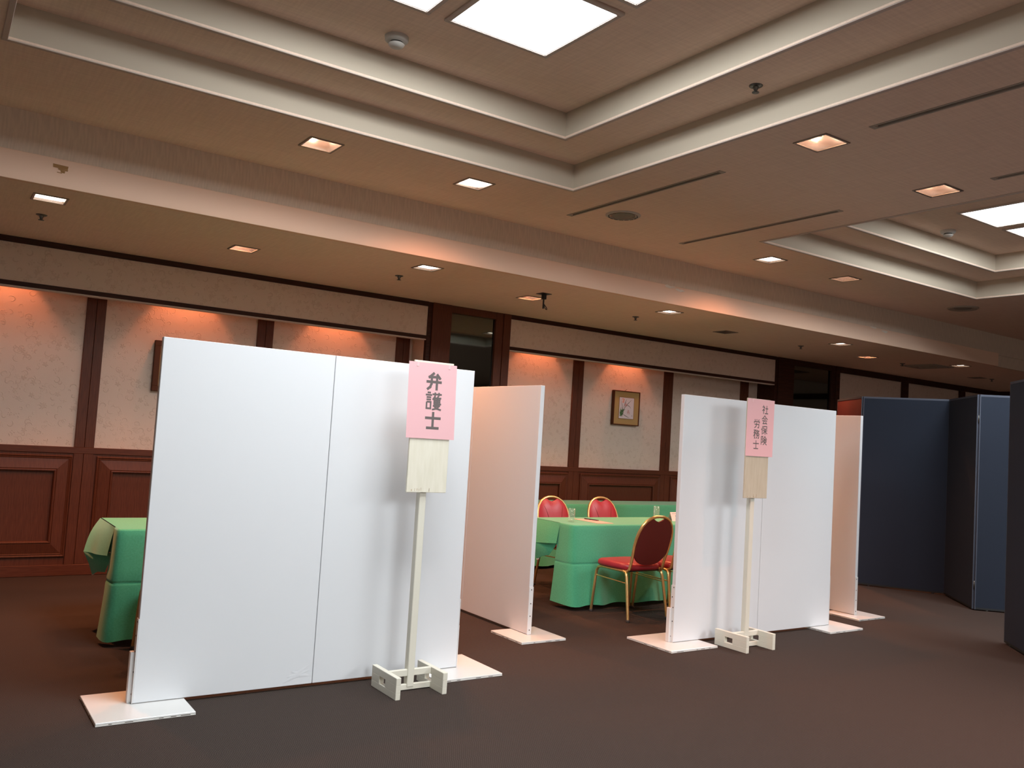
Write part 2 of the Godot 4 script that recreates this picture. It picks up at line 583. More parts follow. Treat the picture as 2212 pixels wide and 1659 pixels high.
func build_room():
	var fl := structure("floor")
	bx("carpet_slab", Vector3(XA - 0.2, -0.2, ZW - 0.2), Vector3(XB + 0.2, 0.0, ZN + 0.2), M.carpet, fl)
	# --- ceiling
	var ce := structure("ceiling")
	var holes := []
	for c in COFFERS:
		holes.append(c)
	for d in up_lights:
		holes.append([d[0] - 0.1, d[0] + 0.1, d[1] - 0.1, d[1] + 0.1])
	for s in slots:
		holes.append([s[0] - 0.022, s[0] + 0.022, s[1], s[2]])
	var st := new_st()
	slab(st, XA - 0.2, XB + 0.2, ZB - 0.05, ZN + 0.2, YC, 0.012, holes)
	obj("main_panel", st, M.ceiling, ce)
	for c in COFFERS:
		st = new_st()
		var i := INSET
		box(st, Vector3(c[0] - 0.05, YC + 0.0125, c[2] - 0.05), Vector3(c[1] + 0.05, YO, c[2]), 0)
		box(st, Vector3(c[0] - 0.05, YC + 0.0125, c[3]), Vector3(c[1] + 0.05, YO, c[3] + 0.05), 0)
		box(st, Vector3(c[0] - 0.05, YC + 0.0125, c[2]), Vector3(c[0], YO, c[3]), 0)
		box(st, Vector3(c[1], YC + 0.0125, c[2]), Vector3(c[1] + 0.05, YO, c[3]), 0)
		obj("coffer_side", st, M.plaster, ce)
		st = new_st()
		slab(st, c[0] - 0.05, c[1] + 0.05, c[2] - 0.05, c[3] + 0.05, YO, 0.012, [[c[0] + i, c[1] - i, c[2] + i, c[3] - i]])
		obj("coffer_step", st, M.ceiling, ce)
		st = new_st()
		box(st, Vector3(c[0] + i - 0.05, YO + 0.0125, c[2] + i - 0.05), Vector3(c[1] - i + 0.05, YT, c[2] + i), 0)
		box(st, Vector3(c[0] + i - 0.05, YO + 0.0125, c[3] - i), Vector3(c[1] - i + 0.05, YT, c[3] - i + 0.05), 0)
		box(st, Vector3(c[0] + i - 0.05, YO + 0.0125, c[2] + i), Vector3(c[0] + i, YT, c[3] - i), 0)
		box(st, Vector3(c[1] - i, YO + 0.0125, c[2] + i), Vector3(c[1] - i + 0.05, YT, c[3] - i), 0)
		obj("coffer_side", st, M.plaster, ce)
		bx("coffer_top", Vector3(c[0] + i - 0.05, YT, c[2] + i - 0.05), Vector3(c[1] - i + 0.05, YT + 0.02, c[3] - i + 0.05), M.ceiling, ce)
		# thin bead round both openings
		for r in [[c[0], c[1], c[2], c[3], YC], [c[0] + i, c[1] - i, c[2] + i, c[3] - i, YO]]:
			st = new_st()
			var w := 0.028
			var y: float = r[4]
			box(st, Vector3(r[0] - w, y - 0.006, r[2] - w), Vector3(r[1] + w, y, r[2]), 0.002)
			box(st, Vector3(r[0] - w, y - 0.006, r[3]), Vector3(r[1] + w, y, r[3] + w), 0.002)
			box(st, Vector3(r[0] - w, y - 0.006, r[2]), Vector3(r[0], y, r[3]), 0.002)
			box(st, Vector3(r[1], y - 0.006, r[2]), Vector3(r[1] + w, y, r[3]), 0.002)
			obj("coffer_bead", st, M.lip, ce)
	# beam: papered face above, painted fascia below
	bx("beam_face", Vector3(XA, 3.0, ZB - 0.05), Vector3(XB, YC, ZB), M.beam_paper, ce)
	bx("beam_fascia", Vector3(XA, YS - 0.004, ZB - 0.04), Vector3(12.26, 3.022, ZB + 0.006), M.fascia, ce, 0.002)
	bx("beam_end", Vector3(12.26, YS - 0.004, ZB - 0.06), Vector3(XB, 3.0, ZB - 0.02), M.beam_paper, ce)
	# low soffit
	holes = []
	for d in low_lights:
		holes.append([d[0] - 0.09, d[0] + 0.09, d[1] - 0.09, d[1] + 0.09])
	for x in WASH_X:
		holes.append([x - 0.075, x + 0.075, WASH_Z - 0.075, WASH_Z + 0.075])
	st = new_st()
	slab(st, XA - 0.2, XB + 0.2, ZW - 0.15, ZB - 0.03, YS, 0.012, holes)
	obj("soffit_panel", st, M.ceiling, ce)
	# old tape on the fascia, scraped paint patches
	st = new_st()
	for r in [[0.555, 0.638, 2.962, 2.985], [0.585, 0.638, 2.952, 2.962], [0.600, 0.622, 2.936, 2.952], [0.580, 0.606, 2.932, 2.937]]:
		quad(st, Vector3(r[0], r[2], ZB + 0.008), Vector3(r[1], r[2] - 0.002, ZB + 0.008), Vector3(r[1] + 0.003, r[3] - 0.003, ZB + 0.008), Vector3(r[0] - 0.002, r[3], ZB + 0.008), Vector3.BACK)
	obj("tape_scrap", st, M.tape, ce, "torn brown tape on the beam")
	var rng := RandomNumberGenerator.new()
	rng.seed = 9
	for c in [Vector2(5.93, 3.01), Vector2(6.07, 2.99), Vector2(9.32, 3.02), Vector2(9.55, 3.0)]:
		st = new_st()
		var pts := []
		for k in 9:
			var a := TAU * k / 9.0
			pts.append(Vector3(c.x + cos(a) * rng.randf_range(0.04, 0.09), c.y + sin(a) * rng.randf_range(0.006, 0.02), ZB + 0.0075))
		for k in range(1, 8):
			tri(st, pts[0], pts[k], pts[k + 1], Vector3.BACK)
		obj("bare_patch", st, M.bare_paint, ce, "scraped pale patch on the beam")
	build_back_wall()
	# --- other walls close the room
	var wl := structure("wall_left")
	bx("wall_surface", Vector3(XA - 0.2, 0, ZW), Vector3(XA, YC, ZN), M.cream_wall, wl)
	bx("dado", Vector3(XA, 0, ZW), Vector3(XA + 0.02, 1.12, ZN), M.wood, wl)
	var wr := structure("wall_right")
	bx("wall_surface", Vector3(XB, 0, ZW), Vector3(XB + 0.2, YC, ZN), M.wallpaper, wr)
	bx("dado", Vector3(XB - 0.02, 0, ZW), Vector3(XB, 1.12, ZN), M.wood, wr)
	bx("crown_trim", Vector3(XB - 0.05, 2.72, ZW), Vector3(XB, YS, ZN), M.dark_wood, wr)
	var wn := structure("wall_near")
	bx("wall_surface", Vector3(XA, 0, ZN), Vector3(XB, YC, ZN + 0.2), M.cream_wall, wn)
	bx("dado", Vector3(XA, 0, ZN - 0.02), Vector3(XB, 1.12, ZN), M.wood, wn)

func wainscot(parent: Node, x0: float, x1: float, z: float):
	var st := new_st()
	ring_panel(st, x0, x1, 0.165, 1.045, [[0.0, z], [0.0, z + 0.016], [0.007, z + 0.021], [0.014, z + 0.016], [0.018, z + 0.012], [0.024, z + 0.017], [0.030, z + 0.012], [0.114, z + 0.034], [0.118, z + 0.030], [0.122, z + 0.038], [0.130, z + 0.040], [0.138, z + 0.034], [0.142, z + 0.006]])
	obj("wainscot_panel", st, M.wood, parent)

func build_back_wall():
	var wb := structure("wall_back")
	bx("wall_surface", Vector3(XA - 0.2, 0, ZW - 0.2), Vector3(4.6, YS, ZW), M.wallpaper, wb)
	bx("wall_surface", Vector3(5.3, 0, ZW - 0.2), Vector3(10.4, YS, ZW), M.wallpaper, wb)
	bx("wall_core", Vector3(4.6, 0, ZW - 0.2), Vector3(5.3, YS, ZW - 0.06), M.dark_wood, wb)
	bx("wall_core", Vector3(10.4, 0, ZW - 0.2), Vector3(XB, YS, ZW - 0.06), M.dark_wood, wb)
	# bays: lists of stile centres between x0 and x1
	for bay in [[XA, 4.41, [-1.87, -0.325, 1.221, 2.761, 4.29]], [5.48, 10.14, [6.755, 8.318, 9.845]]]:
		var x0: float = bay[0]
		var x1: float = bay[1]
		# dado field, rails, stiles
		bx("dado_field", Vector3(x0, 0.09, ZW), Vector3(x1, 1.122, ZW + 0.018), M.wood, wb)
		bx("dado_rail", Vector3(x0, 1.066, ZW + 0.018), Vector3(x1, 1.122, ZW + 0.03), M.wood_across, wb, 0.003)
		bx("baseboard_rail", Vector3(x0, 0.0, ZW), Vector3(x1, 0.095, ZW + 0.034), M.wood_across, wb, 0.004)
		var edges := [x0]
		for s in bay[2]:
			edges.append(s)
			for k in [[-0.079, -0.0015], [0.0015, 0.079]]:
				bx("stile", Vector3(s + k[0], 1.122, ZW), Vector3(s + k[1], YS, ZW + 0.028), M.wood, wb, 0.002)
				bx("stile_foot", Vector3(s + k[0], 0.095, ZW + 0.018), Vector3(s + k[1], 1.066, ZW + 0.03), M.wood, wb, 0.002)
		edges.append(x1)
		for k in edges.size() - 1:
			if edges[k + 1] - edges[k] > 0.6:
				wainscot(wb, edges[k] + (0.11 if k > 0 else 0.06), edges[k + 1] - (0.085 if k < edges.size() - 2 else 0.06), ZW + 0.018)
		# frieze box hung in front of the wall, the wash lamps sit behind it
		bx("frieze_board", Vector3(x0, 2.476, ZF - 0.02), Vector3(x1, 2.80, ZF), M.wallpaper, wb)
		bx("crown_trim", Vector3(x0, 2.796, ZF - 0.02), Vector3(x1, YS, ZF + 0.022), M.dark_wood, wb, 0.003)
		bx("frieze_trim", Vector3(x0, 2.443, ZF - 0.022), Vector3(x1, 2.480, ZF + 0.012), M.dark_wood, wb, 0.003)
		bx("frieze_lip", Vector3(x0, 2.430, ZF - 0.07), Vector3(x1, 2.443, ZF + 0.004), M.lip, wb, 0.002)
	# flush papered wall right of the second niche
	bx("wall_surface", Vector3(11.64, 0, ZF - 0.12), Vector3(XB, YS, ZF), M.wallpaper, wb)
	bx("crown_trim", Vector3(11.64, 2.752, ZF), Vector3(XB, YS, ZF + 0.03), M.dark_wood, wb, 0.003)
	bx("dado_field", Vector3(11.64, 0, ZF), Vector3(XB, 1.122, ZF + 0.02), M.wood, wb)
	for x in [13.42, 15.2]:
		bx("stile", Vector3(x - 0.1, 1.122, ZF), Vector3(x + 0.1, 2.752, ZF + 0.02), M.dark_wood, wb, 0.002)
	# niches with tall dark mirrors in wooden frames
	niche(4.41, 4.696, 5.279, 5.48, "tall dark mirror in mahogany frame between the two wallpapered bays", M.wood, M.wallpaper)
	niche(10.14, 10.54, 11.44, 11.64, "tall near-black mirror in wooden frame right of the second bay", M.dark_wood, M.dark_wood)  # darker wood paints the dim light of this niche into the frame

func niche(x0: float, m0: float, m1: float, x1: float, label: String, wood: Material, side: Material):
	var t := thing("framed_mirror", label, "mirror", Vector3((x0 + x1) / 2, 0, ZF))
	var zf := ZF + 0.03
	bx("side_return", Vector3(x0, 0, ZW), Vector3(x0 + 0.05, YS - 0.001, ZF - 0.04), side, t)
	bx("frame_post", Vector3(x0, 0, ZF - 0.04), Vector3(x0 + 0.05, YS - 0.001, zf - 0.02), M.dark_wood, t, 0.002)
	bx("frame_post", Vector3(x0 + 0.05, 0, ZW - 0.05), Vector3(m0, YS - 0.001, zf), wood, t, 0.003)
	bx("frame_post", Vector3(m1, 0, ZW - 0.05), Vector3((m1 + x1) / 2 - 0.002, YS - 0.001, zf - 0.008), wood, t, 0.003)
	bx("frame_post", Vector3((m1 + x1) / 2 + 0.002, 0, ZW), Vector3(x1, YS - 0.001, zf), wood, t, 0.003)
	bx("frame_header", Vector3(m0, 2.765, ZW - 0.05), Vector3(m1, YS - 0.001, zf - 0.008), wood, t, 0.003)
	bx("mirror_glass", Vector3(m0 - 0.01, 0.05, ZF - 0.03), Vector3(m1 + 0.01, 2.77, ZF - 0.012), M.mirror, t)

# ------------------------------------------------------------------ ceiling fittings
func light_panel(x0: float, x1: float, z0: float, z1: float, label: String):
	var t := thing("ceiling_light", label, "ceiling light", Vector3((x0 + x1) / 2, YT, (z0 + z1) / 2), 0.0, "square light panels in the ceiling coffers")
	var st := new_st()
	var w := 0.03
	var y0 := YT - 0.014
	box(st, Vector3(x0 - w, y0, z0 - w), Vector3(x1 + w, YT, z0), 0.003)
	box(st, Vector3(x0 - w, y0, z1), Vector3(x1 + w, YT, z1 + w), 0.003)
	box(st, Vector3(x0 - w, y0, z0), Vector3(x0, YT, z1), 0.003)
	box(st, Vector3(x1, y0, z0), Vector3(x1 + w, YT, z1), 0.003)
	obj("frame", st, M.lip, t)
	bx("diffuser", Vector3(x0, YT - 0.008, z0), Vector3(x1, YT - 0.001, z1), M.glow, t, 0.0, "glowing white diffuser")
	var a := AreaLight3D.new()
	a.name = "panel_light"
	a.area_size = Vector2(x1 - x0, z1 - z0)
	a.area_normalize_energy = false
	a.light_energy = PANEL_ENERGY
	a.light_color = Color(0.955, 0.985, 1.0)
	a.shadow_enabled = true
	a.position = Vector3(0, -0.012, 0)
	a.rotation.x = -PI / 2
	t.add_child(a)

func downlight(d: Array, y: float, half: float, group: String):
	var x: float = d[0]
	var z: float = d[1]
	var kind: int = d[2]
	var t := thing("downlight", d[3], "downlight", Vector3(x, y, z), 0.0, group)
	var st := new_st()
	var w := 0.016
	box(st, Vector3(x - half - w, y - 0.006, z - half - w), Vector3(x + half + w, y, z - half), 0.002)
	box(st, Vector3(x - half - w, y - 0.006, z + half), Vector3(x + half + w, y, z + half + w), 0.002)
	box(st, Vector3(x - half - w, y - 0.006, z - half), Vector3(x - half, y, z + half), 0.002)
	box(st, Vector3(x + half, y - 0.006, z - half), Vector3(x + half + w, y, z + half), 0.002)
	obj("trim_frame", st, M.trim_metal, t)
	# reflector: square funnel closed at the top
	st = new_st()
	var hh := 0.14
	var top := half * 0.55
	var lo := []
	var hi := []
	var up := []
	for k in [[-1, -1], [1, -1], [1, 1], [-1, 1]]:
		lo.append(Vector3(x + k[0] * half, y, z + k[1] * half))
		up.append(Vector3(x + k[0] * half * 0.86, y + hh * 0.55, z + k[1] * half * 0.86))
		hi.append(Vector3(x + k[0] * top, y + hh, z + k[1] * top))
	for k in 4:
		var k2 := (k + 1) % 4
		var inw: Vector3 = Vector3(x, y, z) - (lo[k] + lo[k2]) / 2.0
		quad(st, lo[k], lo[k2], up[k2], up[k], inw)
		quad(st, up[k], up[k2], hi[k2], hi[k], inw + Vector3.DOWN * 0.05)
	quad(st, hi[0], hi[1], hi[2], hi[3], Vector3.DOWN)
	obj("reflector", st, M.copper if kind != 2 else M.trim_metal, t, "copper reflector" if kind != 2 else "")
	var by := y + 0.075
	if kind == 1:
		bx("lamp_lens", Vector3(x - half * 0.92, y + 0.012, z - half * 0.92), Vector3(x + half * 0.92, y + 0.02, z + half * 0.92), M.lens, t, 0.0, "white-hot lamp opening")
		by = y + 0.016
	else:
		st = new_st()
		var prof := []
		for k in 9:
			var a := PI * k / 8.0
			prof.append(Vector2(0.028 * sin(a), by - y - 0.034 * cos(a)))
		lathe(st, Vector3(x, y, z), prof, 12)
		obj("bulb", st, M.bulb if kind == 0 else M.white_edge, t)
	if kind != 2:
		var s := SpotLight3D.new()
		s.name = "lamp_light"
		s.light_color = WARM
		s.light_energy = SPOT_ENERGY * ((0.75 if y > 3.0 else 1.2) if kind == 1 else 0.6)
		s.spot_angle = (72.0 if y > 3.0 else 56.0) if kind == 1 else (42.0 if y > 3.0 else 56.0)
		s.spot_angle_attenuation = (1.0 if y > 3.0 else 0.7) if kind == 1 else 1.0
		s.spot_range = 20.0
		s.spot_attenuation = 2.0
		s.light_size = 0.03
		s.shadow_enabled = true
		s.position = Vector3(0, (by - y) if kind == 0 else 0.008, 0)
		s.rotation.x = -PI / 2
		t.add_child(s)

const WASH_X := [0.45, 1.99, 3.49, 6.1, 7.54]
const WASH_Z := -8.35

func wash_lamp(x: float, label: String):
	var at := Vector3(x, YS, WASH_Z)
	var t := thing("wall_washer", label, "wall lamp", at, 0.0, "wall washers hidden behind the frieze")
	var st := new_st()
	lathe(st, at, [Vector2(0.07, -0.004), Vector2(0.095, -0.005), Vector2(0.095, 0.0)], 20)
	obj("rim", st, M.trim_metal, t)
	st = new_st()
	lathe(st, at, [Vector2(0.0, 0.30), Vector2(0.05, 0.29), Vector2(0.068, 0.2), Vector2(0.075, 0.0), Vector2(0.075, -0.004)], 20)
	obj("can", st, M.trim_metal, t)
	st = new_st()
	lathe(st, at, [Vector2(0.0, 0.08), Vector2(0.028, 0.082), Vector2(0.032, 0.09), Vector2(0.022, 0.15), Vector2(0.015, 0.285)], 14)
	obj("bulb", st, M.bulb, t)
	var s := SpotLight3D.new()
	s.name = "wash_light"
	s.light_color = Color(1.0, 0.56, 0.37)
	s.light_energy = WASH_ENERGY
	s.spot_angle = 39.0
	s.spot_angle_attenuation = 0.3
	s.spot_range = 8.0
	s.spot_attenuation = 2.0
	s.light_size = 0.02
	s.shadow_enabled = true
	s.position = Vector3(0, 0.084, 0)
	s.rotation.x = -PI / 2
	t.add_child(s)

func sprinkler(at: Vector3, label: String):
	var t := thing("sprinkler", label, "sprinkler", at, 0.0, "fire sprinklers in the ceiling")
	var st := new_st()
	lathe(st, at, [Vector2(0.0, -0.008), Vector2(0.03, -0.008), Vector2(0.038, -0.003), Vector2(0.038, 0.0)], 16)
	obj("escutcheon", st, M.steel, t)
	st = new_st()
	lathe(st, at, [Vector2(0.0, -0.036), Vector2(0.008, -0.036), Vector2(0.011, -0.024), Vector2(0.016, -0.012), Vector2(0.016, -0.007)], 12)
	obj("nozzle", st, M.steel, t)
	st = new_st()
	lathe(st, at, [Vector2(0.0, -0.042), Vector2(0.020, -0.041), Vector2(0.020, -0.038), Vector2(0.0, -0.036)], 12)
	obj("deflector", st, M.steel, t)

func smoke_detector(at: Vector3, label: String):
	var t := thing("smoke_detector", label, "smoke detector", at, 0.0, "smoke detectors in the coffers")
	var st := new_st()
	lathe(st, at, [Vector2(0.0, -0.03), Vector2(0.055, -0.03), Vector2(0.066, -0.022), Vector2(0.068, 0.0)], 20)
	obj("base", st, M.detector, t)
	st = new_st()
	lathe(st, at, [Vector2(0.036, -0.042), Vector2(0.036, -0.03)], 20)
	obj("vent_gap", st, M.dark_slot, t)
	st = new_st()
	lathe(st, at, [Vector2(0.0, -0.06), Vector2(0.034, -0.058), Vector2(0.044, -0.048), Vector2(0.046, -0.042), Vector2(0.0, -0.041)], 20)
	obj("sensor_cap", st, M.detector, t)

func build_ceiling_fittings():
	# light panels: two columns in each coffer
	var names := ["large glowing ceiling panel filling the top of the picture", "glowing ceiling panel cut off at the top edge, left of the big one", "glowing ceiling panel just peeping in at the top edge, right of the big one", "upper glowing panel in the far coffer at the right edge", "lower glowing panel in the far coffer at the right edge"]
	for c in 2:
		var x_left: float = [1.385, 7.364][c]
		var x_right: float = [2.157, 8.152][c]
		for row in 2:
			var z0: float = [-3.965, -4.02][c] + 0.77 * row
			for col in 2:
				var x0: float = x_right if col == 1 else x_left
				var label := "square glowing panel in a ceiling coffer outside the picture"
				if c == 0 and row == 0:
					label = names[0] if col == 1 else names[1]
				elif c == 0 and row == 1 and col == 1:
					label = names[2]
				elif c == 1 and row == 0:
					label = names[3] if col == 0 else names[4]
				light_panel(x0, x0 + 0.62, z0, z0 + 0.625, label)
	for c in 2:
		for row in 8:
			for col in 3:
				var x0: float = [0.74, 6.50][c] + 0.87 * col
				light_panel(x0, x0 + 0.62, 1.75 + 0.8 * row, 1.75 + 0.8 * row + 0.625, "square glowing panel in a ceiling coffer outside the picture")
	for d in up_lights:
		downlight(d, YC, 0.1, "square downlights")
	for d in low_lights:
		downlight(d, YS, 0.09, "square downlights")
	var wl := ["wall washer at the far left behind the frieze", "wall washer behind the frieze above the left edge of the big partition", "wall washer behind the frieze above the big partition's middle seam", "wall washer behind the frieze just right of the mirror", "wall washer behind the frieze above the flower picture"]
	for k in 5:
		wash_lamp(WASH_X[k], wl[k])
	for k in [[Vector3(0.601, YS, -7.1), "sprinkler at the far left of the soffit, below white-hot downlight"], [Vector3(3.478, YS, -7.06), "sprinkler in the soffit above the left booth's sign"], [Vector3(6.368, YS, -7.06), "sprinkler in the soffit above the flower picture"], [Vector3(9.252, YS, -7.09), "sprinkler in the soffit left of the dark right-hand niche"], [Vector3(11.539, YS, -7.09), "sprinkler in the soffit beside the dark ceiling vent"], [Vector3(14.077, YS, -7.11), "farthest sprinkler at the right edge of the soffit"], [Vector3(3.672, YO, -3.183), "sprinkler on the step of the nearest coffer"]]:
		sprinkler(k[0], k[1])
	smoke_detector(Vector3(2.03, YT, -4.36), "round smoke detector beside the big glowing ceiling panel")
	smoke_detector(Vector3(7.875, YT, -4.42), "round smoke detector in the far coffer at the right")
	# air slots
	for s in slots:
		var t := thing("air_slot", s[3], "air vent", Vector3(s[0], YC, (s[1] + s[2]) / 2), 0.0, "linear air slots in the ceiling")
		var st := new_st()
		var w := 0.022
		for sx in [-1.0, 1.0]:
			box(st, Vector3(s[0] + sx * w - 0.006, YC - 0.004, s[1] - 0.03), Vector3(s[0] + sx * w + 0.006, YC + 0.05, s[2] + 0.03), 0.001)
		for z in [s[1] - 0.03, s[2]]:
			box(st, Vector3(s[0] - w, YC - 0.004, z), Vector3(s[0] + w, YC + 0.0, z + 0.03), 0.001)
		obj("frame", st, M.slot_frame, t)
		bx("slot_back", Vector3(s[0] - w, YC + 0.05, s[1] - 0.02), Vector3(s[0] + w, YC + 0.056, s[2] + 0.02), M.dark_slot, t)
	# round speaker and round vent
	var at := Vector3(4.53, YC, -5.235)
	var sp := thing("ceiling_speaker", "round ceiling speaker between the two left air slots", "speaker", at)
	var s2 := new_st()
	lathe(s2, at, [Vector2(0.105, -0.006), Vector2(0.125, -0.012), Vector2(0.142, -0.004), Vector2(0.142, 0.0)], 32)
	obj("rim", s2, M.detector, sp)
	s2 = new_st()
	lathe(s2, at, [Vector2(0.0, -0.012), Vector2(0.08, -0.011), Vector2(0.095, -0.006)], 32)
	obj("grille", s2, M.grille, sp)
	for k in 16:
		var a0 := TAU * k / 16.0 + 0.04
		var a1 := TAU * (k + 1) / 16.0 - 0.04
		s2 = new_st()
		for q in 3:
			var b0 := lerpf(a0, a1, q / 3.0)
			var b1 := lerpf(a0, a1, (q + 1) / 3.0)
			quad(s2, at + Vector3(cos(b0) * 0.112, -0.0115, sin(b0) * 0.112), at + Vector3(cos(b1) * 0.112, -0.0115, sin(b1) * 0.112), at + Vector3(cos(b1) * 0.12, -0.0128, sin(b1) * 0.12), at + Vector3(cos(b0) * 0.12, -0.0128, sin(b0) * 0.12), Vector3.DOWN)
		obj("slit", s2, M.dark_slot, sp)
	at = Vector3(9.97, YC, -5.39)
	var rv := thing("round_vent", "round dark ceiling vent beyond the far coffer's corner", "air vent", at)
	s2 = new_st()
	lathe(s2, at, [Vector2(0.10, -0.008), Vector2(0.15, -0.02), Vector2(0.17, -0.006), Vector2(0.17, 0.0)], 28)
	obj("rim", s2, M.slot_frame, rv)
	s2 = new_st()
	lathe(s2, at, [Vector2(0.0, -0.014), Vector2(0.09, -0.012), Vector2(0.10, -0.006)], 28)
	obj("cone", s2, M.grille, rv)
	# square vent in the soffit
	at = Vector3(11.98, YS, -6.98)
	var sv := thing("square_vent", "flat square vent in the soffit above the blue screens", "air vent", at)
	for k in 4:
		var h := 0.26 - 0.06 * k
		s2 = new_st()
		for e in [[-h, -h, h, -h + 0.025], [-h, h - 0.025, h, h], [-h, -h + 0.025, -h + 0.025, h - 0.025], [h - 0.025, -h + 0.025, h, h - 0.025]]:
			box(s2, at + Vector3(e[0], -0.012 - 0.004 * k, e[1]), at + Vector3(e[2], -0.001, e[3]), 0.002)
		obj("louvre_ring", s2, M.slot_frame, sv)
	bx("vent_back", at + Vector3(-0.25, -0.006, -0.25), at + Vector3(0.25, -0.001, 0.25), M.dark_slot, sv)
	# black hook with a loop of cable
	at = Vector3(4.866, YS, -6.72)
	var hk := thing("cable_hook", "black ceiling bracket with a loop of dangling cable", "bracket", at)
	bx("mount_plate", at + Vector3(-0.055, -0.005, -0.055), at + Vector3(0.055, 0, 0.055), M.black, hk, 0.001)
	bx("block", at + Vector3(-0.016, -0.055, -0.02), at + Vector3(0.02, -0.005, 0.02), M.black, hk, 0.003)
	s2 = new_st()
	tube(s2, [at + Vector3(0.0, -0.05, 0), at + Vector3(0.0, -0.09, 0.0), at + Vector3(0.0, -0.145, 0.0)], 0.008, 8)
	obj("stem", s2, M.black, hk)
	s2 = new_st()
	var lp := []
	for k in 13:
		var a := PI * 1.9 * k / 12.0
		lp.append(at + Vector3(0.006 + 0.018 * (1 - cos(a)), -0.10 - 0.045 * sin(a * 0.5) - 0.012 * sin(a), 0.004))
	tube(s2, lp, 0.004, 6)
	obj("cable_loop", s2, M.black, hk)

# ------------------------------------------------------------------ partitions
# board row along x; feet at both ends
func foot_plate(t: Node, x0: float, x1: float, z0: float, z1: float, gloss: Material):
	var st := new_st()
	box(st, Vector3(x0, 0.001, z0), Vector3(x1, 0.007, z1), 0.001)
	var lower := obj("base_plate", st, M.chipped, t, "chipped lower edge of the foot")
	st = new_st()
	box(st, Vector3(x0, 0.007, z0), Vector3(x1, 0.017, z1), 0.002)
	obj("base_sheet", st, gloss, lower)
	var rng := RandomNumberGenerator.new()
	rng.seed = int(x0 * 1000)
	for k in 5:
		st = new_st()
		var a := rng.randf_range(x0 + 0.02, x1 - 0.06)
		box(st, Vector3(a, 0.0055, z1 - 0.001), Vector3(a + rng.randf_range(0.01, 0.05), 0.0078, z1 + 0.0004), 0)
		obj("chip", st, M.worn, lower)
	for k in 4:
		st = new_st()
		var a := rng.randf_range(z0 + 0.02, z1 - 0.06)
		box(st, Vector3(x0 - 0.0004, 0.0055, a), Vector3(x0 + 0.001, 0.0078, a + rng.randf_range(0.01, 0.05)), 0)
		obj("chip", st, M.worn, lower)

func end_channel(t: Node, x: float, side: float, z0: float, z1: float):
	# strap over the board's end and a shorter block behind it, with screws
	var st := new_st()
	box(st, Vector3(minf(x, x + side * 0.004), 0.018, z0 - 0.003), Vector3(maxf(x, x + side * 0.004), 0.43, z1 + 0.001), 0.0008)
	var strap := obj("end_strap", st, M.white_edge, t)
	for y in [0.06, 0.17, 0.27, 0.345, 0.415]:
		st = new_st()
		var c := Vector3(x + side * 0.0046, y, (z0 + z1) / 2 + (0.006 if int(y * 100) % 2 else -0.006))
		box(st, c - Vector3(0.0012, 0.004, 0.004), c + Vector3(0.0012, 0.004, 0.004), 0.001)
		obj("screw", st, M.screw, strap)
	st = new_st()
	box(st, Vector3(minf(x, x + side * 0.022), 0.017, z0 - 0.022), Vector3(maxf(x + side * 0.002, x + side * 0.022), 0.265, z0 + 0.012), 0.002)
	obj("foot_tongue", st, M.white_edge, t)

func partition_x(label: String, x0: float, xm: float, x1: float, zf: float, feet: Array, height: float):
	var t := thing("partition_screen", label, "partition", Vector3((x0 + x1) / 2, 0, zf - 0.018), 0.0, "white partition boards")
	for k in [[x0, xm - 0.0015], [xm + 0.0015, x1]]:
		bx("board", Vector3(k[0], 0.02, zf - 0.036), Vector3(k[1], height, zf), M.white_board, t, 0.0022)
	for f in feet:
		foot_plate(t, f[0], f[1], f[2], f[3], M.plate)
	end_channel(t, x0, -1.0, zf - 0.036, zf)
	end_channel(t, x1, 1.0, zf - 0.036, zf)
	return t

func partition_z(label: String, x: float, z_near: float, feet: Array, height: float):
	var t := thing("partition_screen", label, "partition", Vector3(x + 0.018, 0, z_near - 0.92), 0.0, "white partition boards")
	for k in 2:
		bx("board", Vector3(x, 0.02, z_near - 0.92 * (k + 1) + 0.0015), Vector3(x + 0.036, height, z_near - 0.92 * k - (0.0015 if k else 0.0)), M.white_board, t, 0.0022)
	for f in feet:
		foot_plate(t, f[0], f[1], f[2], f[3], M.plate)
	# strap on the near end
	var st := new_st()
	box(st, Vector3(x - 0.001, 0.018, z_near), Vector3(x + 0.037, 0.36, z_near + 0.004), 0.0008)
	var strap := obj("end_strap", st, M.white_edge, t)
	for y in [0.05, 0.15, 0.24, 0.34]:
		st = new_st()
		var c := Vector3(x + 0.018, y, z_near + 0.0046)
		box(st, c - Vector3(0.004, 0.004, 0.0012), c + Vector3(0.004, 0.004, 0.0012), 0.001)
		obj("screw", st, M.screw, strap)
	return t

